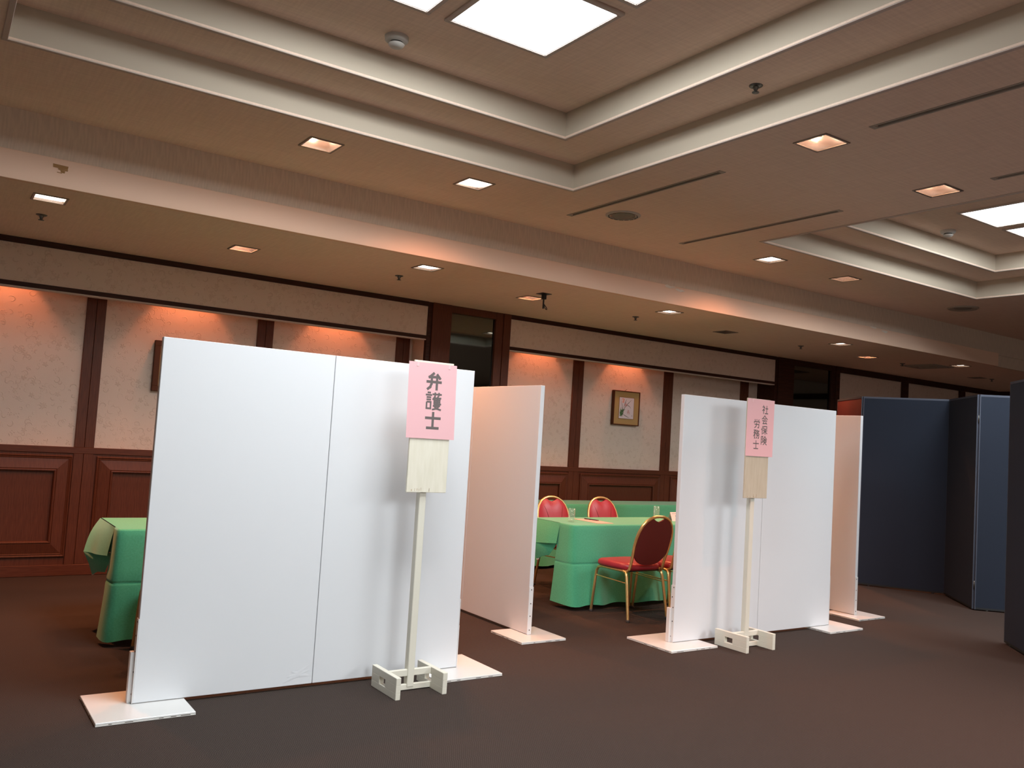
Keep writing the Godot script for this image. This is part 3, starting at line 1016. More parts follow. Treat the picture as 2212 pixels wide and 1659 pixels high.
func build_partitions():
	partition_x("largest white two-board partition at the left, in front of a green table", 0.98, 1.908, 2.834, -4.599, [[0.78, 1.228, -4.835, -4.372], [2.586, 3.034, -4.862, -4.386]], 1.84)
	partition_z("white partition seen at an angle with pinkish light, left of red chairs", 3.771, -5.173, [[3.598, 3.99, -5.385, -4.988], [3.598, 3.99, -7.15, -6.75]], 1.84)
	partition_x("white two-board partition right of the red chair, with a narrow sign before it", 4.676, 5.6, 6.514, -4.597, [[4.475, 4.945, -4.873, -4.408], [6.272, 6.718, -4.868, -4.405]], 1.84)
	partition_z("narrow-looking angled white partition before the blue screens", 7.178, -4.804, [[7.033, 7.428, -5.03, -4.652], [7.033, 7.428, -6.8, -6.4]], 1.84)
	# crumpled foil at the lower corner of the left board is a few shallow folds
	var p: Node = get_node("partition_screen")
	org = (p as Node3D).position
	for k in 3:
		var st := new_st()
		var z := -4.5985
		var a := Vector3(1.74 + 0.02 * k, 0.04 + 0.03 * k, z)
		var b := Vector3(1.885, 0.13 - 0.03 * k, z)
		var m := (a + b) / 2 + Vector3(0.0, -0.012, 0.0022)
		sheet(st, [[a, a.lerp(b, 0.5) + Vector3(0, 0.006, 0), b], [a + Vector3(0, -0.003, 0.0), m, b + Vector3(0, -0.004, 0)], [a + Vector3(0, -0.006, 0), a.lerp(b, 0.5) + Vector3(0, -0.026, 0), b + Vector3(0, -0.008, 0)]], Vector3.BACK)
		obj("film_wrinkle", st, M.white_board, p, "wrinkled film near the bottom corner")

# ------------------------------------------------------------------ signs
const GLYPHS := {
	"ben": [[50, 2, 22, 27, 80, 24], [64, 8, 88, 36], [4, 53, 96, 53], [35, 30, 35, 62, 28, 82, 10, 97], [67, 30, 67, 99]],
	"go": [[12, 5, 32, 5], [2, 18, 40, 18], [8, 31, 35, 31], [8, 44, 35, 44], [10, 57, 34, 57, 34, 93, 10, 93, 10, 57], [42, 13, 98, 13], [58, 2, 58, 23], [81, 2, 81, 23], [60, 22, 45, 44], [55, 34, 55, 68], [78, 22, 72, 34], [55, 34, 96, 34], [55, 45, 92, 45], [55, 56, 92, 56], [52, 67, 97, 67], [74, 34, 74, 67], [48, 77, 86, 77, 72, 91, 44, 99], [56, 79, 73, 92, 98, 99]],
	"shi": [[3, 38, 97, 38], [50, 3, 50, 93], [12, 93, 88, 93]],
	"sha": [[22, 2, 22, 18], [5, 22, 40, 22, 30, 42, 4, 64], [24, 44, 24, 99], [27, 48, 43, 62], [50, 38, 98, 38], [74, 5, 74, 93], [44, 93, 100, 93]],
	"kai": [[50, 2, 30, 26, 3, 44], [50, 2, 70, 26, 97, 44], [28, 39, 72, 39], [10, 60, 90, 60], [44, 60, 24, 92, 80, 88], [66, 72, 88, 99]],
	"ho": [[27, 3, 17, 30, 3, 48], [17, 32, 17, 99], [38, 8, 90, 8, 90, 37, 38, 37, 38, 8], [28, 55, 99, 55], [64, 37, 64, 99], [60, 57, 48, 74, 28, 90], [68, 57, 80, 74, 99, 90]],
	"ken": [[8, 6, 8, 99], [8, 6, 33, 6, 22, 36, 34, 56, 30, 70, 14, 70], [66, 2, 56, 20, 36, 38], [66, 2, 78, 20, 99, 38], [52, 36, 82, 36], [45, 47, 90, 47, 90, 66, 45, 66, 45, 47], [67, 36, 67, 66, 56, 84, 36, 99], [68, 68, 80, 86, 99, 99]],
	"rou": [[16, 4, 25, 22], [46, 2, 51, 20], [85, 3, 73, 22], [8, 47, 8, 29, 92, 29, 88, 47], [12, 58, 84, 58, 80, 94, 62, 93], [46, 40, 43, 66, 34, 84, 12, 99]],
	"mu": [[6, 7, 40, 7, 24, 25], [12, 17, 28, 30], [3, 36, 44, 36, 38, 50], [24, 36, 24, 95, 14, 92], [22, 42, 14, 60, 3, 76], [60, 2, 47, 29], [56, 15, 97, 15], [88, 15, 74, 37, 45, 52], [58, 24, 74, 40, 99, 52], [48, 62, 90, 62, 85, 95, 72, 94], [67, 50, 64, 72, 56, 86, 43, 99]]}

func glyph(parent: Node, key: String, center: Vector3, w: float, h: float, thick: float):
	# strokes printed on the paper that faces +z
	var st := new_st()
	var step := 0
	for s in GLYPHS[key]:
		var pts := []
		for k in range(0, s.size(), 2):
			pts.append(Vector3(center.x + (s[k] / 100.0 - 0.5) * w, center.y + (0.5 - s[k + 1] / 100.0) * h, center.z + 0.00002 * step))
		for k in pts.size():
			var q: Vector3 = pts[k]
			q.z += paper_bend(clampf((q.y - 1.406) / 0.43, 0.0, 1.0)) + 0.0003
			pts[k] = q
		for k in pts.size() - 1:
			var d: Vector3 = (pts[k + 1] - pts[k]).normalized()
			var n := Vector3(-d.y, d.x, 0).normalized() * thick / 2
			var e0 := d * thick * (0.5 if k > 0 else 0.0)
			var e1 := d * thick * (0.5 if k < pts.size() - 2 else 0.0)
			quad(st, pts[k] - e0 - n, pts[k] - e0 + n, pts[k + 1] + e1 + n, pts[k + 1] + e1 - n, Vector3.BACK)
		step += 1
	obj("lettering", st, M.print_grey, parent, "dark grey printed character")

func sign_stand(label: String, x: float, z: float, board_dx: float, board_mat: Material) -> Array:
	var t := thing("sign_stand", label, "sign stand", Vector3(x, 0, z), 0.0, "cream wooden sign stands")
	var paint: Material = M.cream
	for sx in [-1.0, 1.0]:
		var xa: float = x + sx * 0.144 - 0.0145
		var xb := xa + 0.029
		var st := new_st()
		# side plate with a grip slot through it
		var z0 := z - 0.155
		var z1 := z + 0.147
		box(st, Vector3(xa, 0.0, z0), Vector3(xb, 0.037, z1), 0.002)
		box(st, Vector3(xa, 0.077, z0), Vector3(xb, 0.117, z1), 0.002)
		box(st, Vector3(xa, 0.036, z0), Vector3(xb, 0.078, z - 0.058), 0.002)
		box(st, Vector3(xa, 0.036, z + 0.014), Vector3(xb, 0.078, z1), 0.002)
		obj("foot_board", st, paint, t)
	bx("cross_bar", Vector3(x - 0.13, 0.080, z - 0.014), Vector3(x + 0.13, 0.116, z + 0.008), paint, t, 0.002)
	bx("cross_bar", Vector3(x - 0.13, 0.005, z - 0.014), Vector3(x + 0.13, 0.036, z + 0.008), paint, t, 0.002)
	bx("post", Vector3(x - 0.021, 0.02, z - 0.03), Vector3(x + 0.021, 1.5, z + 0.013), paint, t, 0.003)
	var bc := x + board_dx
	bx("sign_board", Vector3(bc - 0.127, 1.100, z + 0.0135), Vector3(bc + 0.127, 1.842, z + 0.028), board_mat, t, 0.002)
	var rng := RandomNumberGenerator.new()
	rng.seed = int(x * 100)
	for k in 7:
		var st := new_st()
		var a := bc - 0.11 + rng.randf() * 0.13
		var yb := 1.106 + rng.randf() * 0.005
		box(st, Vector3(a, yb, z + 0.0279), Vector3(a + rng.randf_range(0.0012, 0.003), yb + rng.randf_range(0.006, 0.022), z + 0.0283), 0)
		obj("scuff_mark", st, M.tape, t)
	return [t, z + 0.0285]

func paper_bend(v: float) -> float:
	return 0.0006 + 0.004 * pow(1.0 - v, 2.0)

func paper_sheet(label: String, x0: float, x1: float, y0: float, y1: float, z: float, skew: float) -> Node3D:
	var t := thing("paper_notice", label, "paper notice", Vector3((x0 + x1) / 2, y0, z), 0.0)
	var st := new_st()
	var rows := []
	for i in 9:
		var v := i / 8.0
		var row := []
		for j in 7:
			var u := j / 6.0
			row.append(Vector3(lerpf(x0, x1, u) + skew * (1.0 - v), lerpf(y0, y1, v), z + paper_bend(v)))
		rows.append(row)
	sheet(st, rows, Vector3.BACK)
	obj("sheet", st, M.pink_paper, t)
	for u in [0.18, 0.84]:
		st = new_st()
		var c := Vector3(lerpf(x0, x1, u), y1 - 0.012, z + 0.0018)
		box(st, c - Vector3(0.007, 0.012, 0.0004), c + Vector3(0.007, 0.012, 0.0001), 0)
		obj("tape_strip", st, mat(lin(0.80, 0.50, 0.51), 0.4), t)
	return t

func build_signs():
	var s := sign_stand("cream wooden sign stand before the largest left partition", 2.378, -4.345, 0.012, M.cream_board)
	var z: float = s[1]
	var p := paper_sheet("pink paper notice reading 弁護士 in three large characters", 2.226, 2.536, 1.404, 1.832, z, 0.008)
	for k in 3:
		glyph(p, ["ben", "go", "shi"][k], Vector3(2.392 + 0.003 * k, 1.730 - 0.1105 * k, z), 0.108, 0.102, 0.0152 if k != 1 else 0.0102)
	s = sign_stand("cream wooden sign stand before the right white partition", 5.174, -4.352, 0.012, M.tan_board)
	z = s[1]
	p = paper_sheet("pink paper notice reading 社会保険 労務士 in two columns of characters", 5.054, 5.358, 1.412, 1.840, z, -0.008)
	for k in 4:
		glyph(p, ["sha", "kai", "ho", "ken"][k], Vector3(5.252 - 0.0016 * k, 1.766 - 0.0775 * k, z), 0.069, 0.068, 0.0072)
	for k in 3:
		glyph(p, ["rou", "mu", "shi"][k], Vector3(5.1635 - 0.0016 * k, 1.656 - 0.0785 * k, z), 0.069, 0.068, 0.0072)

# ------------------------------------------------------------------ tables and cloths
func folding_table(label: String, x0: float, x1: float, z0: float, z1: float, y: float):
	var t := thing("folding_table", label, "table", Vector3((x0 + x1) / 2, 0, (z0 + z1) / 2), 0.0, "long folding tables under green cloths")
	bx("tabletop", Vector3(x0 + 0.012, y - 0.04, z0 + 0.012), Vector3(x1 - 0.012, y - 0.004, z1 - 0.012), M.dark_wood, t, 0.004)
	bx("apron", Vector3(x0 + 0.08, y - 0.10, z0 + 0.06), Vector3(x1 - 0.08, y - 0.041, z1 - 0.06), M.table_metal, t, 0.004)
	for x in [x0 + 0.42, x1 - 0.42]:
		for z in [z0 + 0.08, z1 - 0.08]:
			var st := new_st()
			tube(st, [Vector3(x, y - 0.06, z), Vector3(x, 0.012, z)], 0.014, 8)
			obj("leg", st, M.table_metal, t)
			st = new_st()
			lathe(st, Vector3(x, 0, z), [Vector2(0.0, 0.0), Vector2(0.018, 0.0), Vector2(0.018, 0.02), Vector2(0.0, 0.02)], 10)
			obj("leg_cap", st, M.rubber, t)

# cloth over a long table: floor-length drop in front, wrapping a little round the left end, short drop with a loose corner at the left end
func tablecloth(label: String, x0: float, x1: float, z0: float, z1: float, y: float, wrap: float, flare: float, seed_: int, loose: bool):
	var t := thing("tablecloth", label, "tablecloth", Vector3((x0 + x1) / 2, 0, (z0 + z1) / 2), 0.0, "green tablecloths")
	var st := new_st()
	var r := 0.012
	# top
	quad(st, Vector3(x0 + r, y, z0 + r), Vector3(x1 - r, y, z0 + r), Vector3(x1 - r, y, z1 - r), Vector3(x0 + r, y, z1 - r), Vector3.UP)
	# front and wrap: columns of (top point, bottom point)
	var cols := []
	var n := 46
	cols.append([Vector2(x0, z1 - wrap), Vector2(x0 - 0.045, z1 - wrap - 0.01)])
	cols.append([Vector2(x0, z1 - wrap * 0.6), Vector2(x0 - 0.04, z1 - wrap * 0.5)])
	cols.append([Vector2(x0, z1 - wrap * 0.3), Vector2(x0 - 0.028, z1 - wrap * 0.1)])
	cols.append([Vector2(x0 + 0.004, z1 - 0.012), Vector2(x0 - 0.004, z1 + flare * 0.65)])
	cols.append([Vector2(x0 + 0.02, z1), Vector2(x0 + 0.03, z1 + flare * 0.9)])
	cols.append([Vector2(x0 + 0.06, z1), Vector2(x0 + 0.07, z1 + flare)])
	for k in n:
		var x := lerpf(x0 + 0.1, x1, k / float(n - 1))
		var wave := 0.022 * sin(x * 9.0 + seed_) + 0.012 * sin(x * 21.0 + seed_ * 2.0)
		cols.append([Vector2(x, z1), Vector2(x, z1 + flare * 0.85 + wave)])
	var ys := [y, y - 0.004, y - 0.012, y - 0.05, y - 0.15, y - 0.25, 0.408, 0.398, 0.391, 0.384, 0.372, 0.3, 0.2, 0.1, 0.04]
	var rows := []
	for q in ys.size():
		var yy: float = ys[q]
		var f := (y - yy) / (y - 0.04)
		var row := []
		for k in cols.size():
			var a: Vector2 = cols[k][0]
			var b: Vector2 = cols[k][1]
			var p := a.lerp(b, pow(f, 1.25))
			if q == 0:
				p = a.lerp(Vector2(maxf(a.x, x0 + r), minf(a.y, z1 - r)), 1.0)
			elif q == 1:
				p = a.lerp(Vector2(maxf(a.x, x0 + r), minf(a.y, z1 - r)), 0.35)
			var nrm := (b - a).normalized()
			if q == 8:
				p += nrm * -0.006
			elif q == 6 or q == 10:
				p += nrm * 0.002
			var yb := yy
			if q == ys.size() - 1:
				yb += 0.008 * sin(k * 0.7 + seed_)
			row.append(Vector3(p.x, yb, p.y))
		rows.append(row)
	sheet(st, rows, Vector3.ZERO)
	# back drop
	sheet(st, [[Vector3(x0 + r, y, z0 + r), Vector3(x1 - r, y, z0 + r)], [Vector3(x0, y - 0.01, z0), Vector3(x1, y - 0.01, z0)], [Vector3(x0, y - 0.24, z0 - 0.02), Vector3(x1, y - 0.24, z0 - 0.02)]], Vector3.FORWARD)
	# right end drop
	sheet(st, [[Vector3(x1 - r, y, z0), Vector3(x1 - r, y, z1)], [Vector3(x1, y - 0.01, z0), Vector3(x1, y - 0.01, z1)], [Vector3(x1 + 0.02, y - 0.27, z0), Vector3(x1 + 0.02, y - 0.27, z1)]], Vector3.RIGHT)
	obj("cloth", st, M.cloth, t)
	# left end drop
	st = new_st()
	var ze := z1 - wrap + 0.015
	if loose:
		var P := Vector3(x0 - 0.105, y - 0.205, z0 + 0.16)
		var Q := Vector3(x0 - 0.035, y - 0.178, ze)
		var T0 := Vector3(x0 + 0.004, y - 0.001, z0 + 0.01)
		var T1 := Vector3(x0 + 0.004, y - 0.001, ze)
		var m := []
		for i in 7:
			var v := i / 6.0
			var row := []
			for j in 7:
				var u := j / 6.0
				var a := T0.lerp(T1, u)
				var b := P.lerp(Q, u)
				var pnt := a.lerp(b, v)
				pnt.x += -0.012 * sin(PI * v) * (1.0 - u) + 0.01 * sin(u * 7.0) * v
				pnt.y += 0.012 * sin(PI * v)
				row.append(pnt)
			m.append(row)
		sheet(st, m, Vector3.ZERO)
		obj("loose_end", st, M.cloth, t)
		# the hanging corner under the flap
		st = new_st()
		var R := Vector3(x0 - 0.045, y - 0.355, z0 + 0.19)
		var S := Vector3(x0 - 0.012, y - 0.30, ze - 0.12)
		var U := Vector3(x0 + 0.01, y - 0.17, ze - 0.02)
		var V := Vector3(x0 - 0.03, y - 0.17, z0 + 0.30)
		sheet(st, [[P, V, U], [P.lerp(R, 0.5) + Vector3(0.004, 0.0, 0.01), (V + S) / 2 + Vector3(-0.03, 0, 0), (U + S) / 2], [R, R.lerp(S, 0.5) + Vector3(-0.006, 0.012, 0), S]], Vector3.ZERO)
		obj("hanging_corner", st, M.cloth, t)
		st = new_st()
		sheet(st, [[R + Vector3(-0.002, 0.034, 0.006), R + Vector3(0.012, 0.032, 0.03)], [R + Vector3(-0.002, -0.002, 0.003), R + Vector3(0.008, 0.006, 0.025)]], Vector3.LEFT)
		obj("cloth_label", st, M.cloth_label, t, "pale tip of the cloth corner")
	else:
		sheet(st, [[Vector3(x0 + r, y, z0), Vector3(x0 + r, y, ze)], [Vector3(x0, y - 0.01, z0), Vector3(x0, y - 0.01, ze)], [Vector3(x0 - 0.02, y - 0.27, z0), Vector3(x0 - 0.02, y - 0.27, ze)]], Vector3.LEFT)
		obj("short_end", st, M.cloth, t)

func build_tables():
	folding_table("folding table under the green cloth behind the largest partition", 1.07, 2.88, -6.5, -5.83, 0.722)
	tablecloth("green tablecloth with a loose flap, peeking out left of the largest partition", 1.07, 2.88, -6.5, -5.83, 0.722, 0.13, 0.02, 3, true)
	folding_table("folding table under the green cloth in the booth with red chairs", 4.705, 6.515, -6.5, -5.88, 0.722)
	tablecloth("green tablecloth carrying the water glasses in the booth with red chairs", 4.705, 6.515, -6.5, -5.88, 0.722, 0.19, 0.07, 8, true)
	folding_table("folding table under the green cloth against the panelled wall", 5.6, 9.2, -8.395, -7.86, 0.722)
	tablecloth("long green tablecloth on the table against the panelled wall", 5.6, 9.2, -8.395, -7.86, 0.722, 0.15, 0.02, 5, false)
	# water glasses
	var k := 0
	for g in [[Vector3(4.885, 0.7225, -6.125), 0.072, "clear water glass at the table's left end, before a red chair"], [Vector3(6.195, 0.7225, -6.405), 0.016, "clear empty-looking glass right behind the near chair's top"]]:
		var t := thing("drinking_glass", g[2], "glass", g[0], 0.0, "water glasses on the green table")
		var st := new_st()
		lathe(st, g[0], [Vector2(0.0, 0.0), Vector2(0.028, 0.0), Vector2(0.030, 0.003), Vector2(0.032, 0.118), Vector2(0.0305, 0.119), Vector2(0.029, 0.118), Vector2(0.0275, 0.012), Vector2(0.0, 0.010)], 28)
		obj("tumbler", st, M.glass, t)
		st = new_st()
		var wt: float = g[1]
		lathe(st, g[0], [Vector2(0.0, 0.0102), Vector2(0.0274, 0.0122), Vector2(0.0284, wt), Vector2(0.0, wt)], 28)
		obj("water", st, M.water, t)
		k += 1
	# sheet of paper with a pen
	var pt := thing("paper_form", "pink sheet of paper lying on the green table under a pen", "paper", Vector3(5.17, 0.7225, -6.16))
	var st := new_st()
	var c := Vector3(5.17, 0.7235, -6.16)
	var ax := Vector3(0.995, 0, 0.06).normalized() * 0.09
	var az := Vector3(-0.03, 0, 0.99).normalized() * 0.185
	quad(st, c - ax - az, c + ax - az, c + ax + az, c - ax + az, Vector3.UP)
	obj("sheet", st, M.sheet_paper, pt)
	var pn := thing("ballpoint_pen", "dark ballpoint pen lying on the pink sheet", "pen", Vector3(5.21, 0.7245, -6.235))
	st = new_st()
	tube(st, [Vector3(5.196, 0.729, -6.30), Vector3(5.228, 0.729, -6.175)], 0.0045, 8)
	obj("barrel", st, M.navy, pn)
	st = new_st()
	tube(st, [Vector3(5.1925, 0.729, -6.315), Vector3(5.198, 0.729, -6.292)], 0.005, 8)
	obj("cap", st, M.black, pn)
	st = new_st()
	tube(st, [Vector3(5.228, 0.729, -6.175), Vector3(5.232, 0.729, -6.158)], 0.0035, 8)
	obj("tip", st, M.black, pn)
	# tent card
	var cp := Vector3(6.25, 0.7225, -6.16)
	var tc := thing("tent_card", "folded pale pink tent card at the right end of the table", "card", cp)
	st = new_st()
	quad(st, cp + Vector3(-0.11, 0.001, 0.035), cp + Vector3(0.11, 0.001, 0.035), cp + Vector3(0.11, 0.085, 0), cp + Vector3(-0.11, 0.085, 0), Vector3(0, 0.3, 1))
	obj("card_face", st, M.card, tc)
	st = new_st()
	quad(st, cp + Vector3(-0.11, 0.001, -0.035), cp + Vector3(0.11, 0.001, -0.035), cp + Vector3(0.11, 0.085, 0), cp + Vector3(-0.11, 0.085, 0), Vector3(0, 0.3, -1))
	obj("card_face", st, M.card, tc)
	for row in [[0.068, 0.004, -0.085, 0.085, 9], [0.037, 0.018, -0.05, 0.06, 4]]:
		for q in row[4]:
			st = new_st()
			var xa: float = lerpf(row[2], row[3], q / float(row[4]))
			var xb: float = xa + (row[3] - row[2]) / row[4] * 0.62
			var y0: float = row[0]
			var y1: float = row[0] + row[1]
			quad(st, cp + Vector3(xa, y0, 0.0358 - 0.0357 * y0 / 0.085 + 0.0004), cp + Vector3(xb, y0, 0.0358 - 0.0357 * y0 / 0.085 + 0.0004), cp + Vector3(xb, y1, 0.0358 - 0.0357 * y1 / 0.085 + 0.0004), cp + Vector3(xa, y1, 0.0358 - 0.0357 * y1 / 0.085 + 0.0004), Vector3(0, 0.3, 1))
			obj("print_mark", st, M.print_grey, tc)

# ------------------------------------------------------------------ chair
# local axes: back towards +z, seat front towards -z
func back_curve(lean0: float) -> Array:
	var pts := []
	var prof := [[-0.185, 0.415], [-0.182, 0.47], [-0.19, 0.55], [-0.197, 0.62], [-0.196, 0.68], [-0.185, 0.735], [-0.163, 0.785], [-0.128, 0.826], [-0.085, 0.850], [-0.042, 0.862], [0.0, 0.865]]
	for p in prof:
		pts.append(Vector3(p[0], p[1], lean0 + (p[1] - 0.415) * 0.30))
	for k in range(prof.size() - 2, -1, -1):
		pts.append(Vector3(-prof[k][0], prof[k][1], lean0 + (prof[k][1] - 0.415) * 0.30))
	return pts

func frame_top(ax: float) -> float:
	var prof := [[0.0, 0.865], [0.042, 0.862], [0.085, 0.850], [0.128, 0.826], [0.163, 0.785], [0.185, 0.735], [0.2, 0.68]]
	for k in prof.size() - 1:
		if ax <= prof[k + 1][0]:
			return lerpf(prof[k][1], prof[k + 1][1], (ax - prof[k][0]) / (prof[k + 1][0] - prof[k][0]))
	return 0.68

func make_chair(label: String) -> Node3D:
	var t := thing("banquet_chair", label, "chair", Vector3.ZERO, 0.0, "red banquet chairs with gold frames")
	var lean := 0.185
	var st := new_st()
	tube(st, back_curve(lean), 0.0125, 10)
	obj("back_frame", st, M.gold, t)
	# padded back: outline inside the frame, dipped at the top for the hand
	for side in [1.0, -1.0]:
		st = new_st()
		var rows := []
		var ny := 13
		for i in ny:
			rows.append([])
		for j in 17:
			var x := 0.1845 * sin((j / 16.0 * 2.0 - 1.0) * PI / 2.0)
			var ax := absf(x)
			# upper edge follows the frame, with a dip for the hand; lower edge is round
			var yhi := minf(frame_top(ax) - 0.006, 0.818 + 9.0 * ax * ax)
			var ylo := minf(0.452 + 0.10 * pow(ax / 0.1845, 3.0), yhi - 0.02)
			for i in ny:
				var v := i / float(ny - 1)
				var yy := lerpf(ylo, yhi, v)
				var puff := (1.0 - pow(ax / 0.186, 4.0)) * (1.0 - pow(absf(v * 2.0 - 1.0), 4.0))
				var zz := lean + (yy - 0.415) * 0.30
				zz += (0.009 + 0.004 * puff) if side > 0 else -(0.010 + 0.020 * puff)
				rows[i].append(Vector3(x, yy, zz))
		sheet(st, rows, Vector3(0, 0, side))
		# edge strip so that the pad is a closed body
		var rim := []
		for j in 17:
			rim.append(rows[0][j])
		for i in range(1, ny):
			rim.append(rows[i][16])
		for j in range(15, -1, -1):
			rim.append(rows[ny - 1][j])
		for i in range(ny - 2, 0, -1):
			rim.append(rows[i][0])
		for k in rim.size():
			var a: Vector3 = rim[k]
			var b: Vector3 = rim[(k + 1) % rim.size()]
			var back := Vector3(0, 0, -side * 0.011)
			quad(st, a, b, b + back, a + back, (a + b) / 2 - Vector3(0, 0.64, a.z))
		var pad := obj("back_pad" if side < 0 else "back_cover", st, M.vinyl if side < 0 else M.vinyl_back, t)
		if side < 0:
			for sx in [-1.0, 1.0]:
				var pts := []
				for k in 9:
					var v := k / 8.0
					var yy := lerpf(0.50, 0.775, v)
					var u: float = sx * lerpf(0.35, 0.66, v * v)
					var zz := lean + (yy - 0.415) * 0.30 - 0.010 - 0.022 * (1.0 - pow(absf(u), 3.0)) * (1.0 - pow(absf(clampf((yy - 0.46) / 0.36, 0, 1) * 2.0 - 1.0), 4.0))
					pts.append(Vector3(u * 0.175, yy, zz - 0.001))
				st = new_st()
				tube(st, pts, 0.0022, 6)
				obj("piping", st, M.vinyl_back, pad)
	# seat cushion
	st = new_st()
	var srows := []
	var prof := [[0.93, 0.405], [0.99, 0.412], [1.0, 0.428], [0.985, 0.446], [0.92, 0.458], [0.75, 0.465], [0.45, 0.470], [0.0, 0.472]]
	for p in prof:
		var row := []
		for k in 33:
			var a := TAU * k / 32.0
			var c := cos(a)
			var s := sin(a)
			var e := 0.42
			var x := signf(c) * pow(absf(c), e) * 0.215
			var z := signf(s) * pow(absf(s), e) * 0.21
			x *= 1.0 - 0.07 * (z / 0.21)
			row.append(Vector3(x * p[0], p[1], z * p[0] - 0.02))
		srows.append(row)
	st.set_smooth_group(1)
	for i in srows.size() - 1:
		for j in 32:
			var mid: Vector3 = (srows[i][j] + srows[i + 1][j + 1]) / 2.0
			quad(st, srows[i][j], srows[i][j + 1], srows[i + 1][j + 1], srows[i + 1][j], (mid - Vector3(0, 0.40, -0.02)) * Vector3(1, 3, 1))
	st.set_smooth_group(-1)
	obj("seat", st, M.vinyl, t)
	bx("seat_board", Vector3(-0.18, 0.392, -0.2), Vector3(0.18, 0.407, 0.16), M.black, t, 0.004)
	# side frames: front leg, rail, rear leg
	for sx in [-1.0, 1.0]:
		st = new_st()
		tube(st, [Vector3(sx * 0.217, 0.014, -0.235), Vector3(sx * 0.204, 0.30, -0.212), Vector3(sx * 0.201, 0.355, -0.205), Vector3(sx * 0.198, 0.385, -0.188), Vector3(sx * 0.196, 0.396, -0.155)], 0.0125, 8)
		obj("leg", st, M.gold, t)
		st = new_st()
		tube(st, [Vector3(sx * 0.217, 0.014, 0.235), Vector3(sx * 0.204, 0.30, 0.186), Vector3(sx * 0.200, 0.36, 0.174), Vector3(sx * 0.196, 0.388, 0.158), Vector3(sx * 0.193, 0.396, 0.12)], 0.0125, 8)
		obj("leg", st, M.gold, t)
		st = new_st()
		tube(st, [Vector3(sx * 0.196, 0.396, -0.16), Vector3(sx * 0.193, 0.396, 0.13), Vector3(sx * 0.188, 0.402, 0.17), Vector3(sx * 0.185, 0.42, 0.186)], 0.011, 8)
		obj("seat_rail", st, M.gold, t)
		st = new_st()
		tube(st, [Vector3(sx * 0.204, 0.315, -0.212), Vector3(sx * 0.204, 0.305, 0.186)], 0.005, 6)
		obj("stretcher", st, M.gold, t)
		for z in [-0.235, 0.235]:
			st = new_st()
			lathe(st, Vector3(sx * 0.217, 0, z), [Vector2(0.0, 0.0), Vector2(0.015, 0.0), Vector2(0.015, 0.022), Vector2(0.0, 0.022)], 10)
			obj("leg_cap", st, M.rubber, t)
	st = new_st()
	tube(st, [Vector3(-0.196, 0.396, -0.15), Vector3(0.196, 0.396, -0.15)], 0.009, 6)
	obj("cross_rail", st, M.gold, t)
	return t

func build_chairs():
	var c := make_chair("red banquet chair nearest the camera, seen from behind with dark red back")
	c.position = Vector3(5.095, 0, -5.545)
	copy(c, "red banquet chair half hidden behind the right white partition's left edge", Vector3(5.57, 0, -5.545))
	copy(c, "red chair facing us behind the table, left one by the water glass", Vector3(5.375, 0, -6.77), PI)
	copy(c, "red chair facing us behind the table, right one of the two", Vector3(6.03, 0, -6.77), PI)
	copy(c, "red banquet chair almost hidden behind the largest partition's left edge", Vector3(1.415, 0, -5.50))

# ------------------------------------------------------------------ pictures on the wall
func flower_print() -> Image:
	var im := Image.create(200, 216, false, Image.FORMAT_RGB8)
	im.fill(lin(0.66, 0.60, 0.62))
	var rng := RandomNumberGenerator.new()
	rng.seed = 4
	var dab := func(p: Vector2, rad: float, c: Color):
		for dx in range(-ceili(rad), ceili(rad) + 1):
			for dy in range(-ceili(rad), ceili(rad) + 1):
				if dx * dx + dy * dy <= rad * rad:
					im.set_pixel(clampi(int(p.x) + dx, 0, 199), clampi(int(p.y) + dy, 0, 215), c)
	var stroke := func(a: Vector2, b: Vector2, c: Vector2, w: float, col: Color):
		for k in 80:
			var t := k / 79.0
			dab.call(a.lerp(b, t).lerp(b.lerp(c, t), t), w * (0.35 + sin(PI * t)), col)
	var green := lin(0.05, 0.16, 0.03)
	var dark := lin(0.06, 0.08, 0.05)
	for k in 26:
		var a := Vector2(rng.randf_range(5, 45), rng.randf_range(150, 200))
		var b := a + Vector2(rng.randf_range(-10, 40), rng.randf_range(-60, -20))
		stroke.call(a, a.lerp(b, 0.5) + Vector2(rng.randf_range(-12, 12), 0), b, 2.6, green.lerp(dark, rng.randf() * 0.7))
	stroke.call(Vector2(40, 150), Vector2(90, 80), Vector2(168, 18), 2.2, dark)
	stroke.call(Vector2(60, 110), Vector2(80, 50), Vector2(98, 16), 1.8, dark)
	stroke.call(Vector2(70, 90), Vector2(130, 60), Vector2(160, 110), 2.0, dark)
	stroke.call(Vector2(50, 170), Vector2(90, 190), Vector2(145, 206), 2.0, dark)
	stroke.call(Vector2(30, 180), Vector2(60, 120), Vector2(20, 30), 2.0, dark)
	for f in [[Vector2(52, 34), lin(0.75, 0.18, 0.08)], [Vector2(88, 74), lin(0.48, 0.20, 0.20)], [Vector2(128, 146), lin(0.48, 0.22, 0.20)]]:
		for k in 40:
			var a := rng.randf() * TAU
			var r := rng.randf_range(2, 24)
			dab.call(f[0] + Vector2(cos(a), sin(a)) * r, rng.randf_range(1.0, 4.5), (f[1] as Color).lerp(lin(0.7, 0.5, 0.45), rng.randf() * 0.5))
	stroke.call(Vector2(178, 176), Vector2(179, 184), Vector2(178, 192), 1.6, dark)
	return im

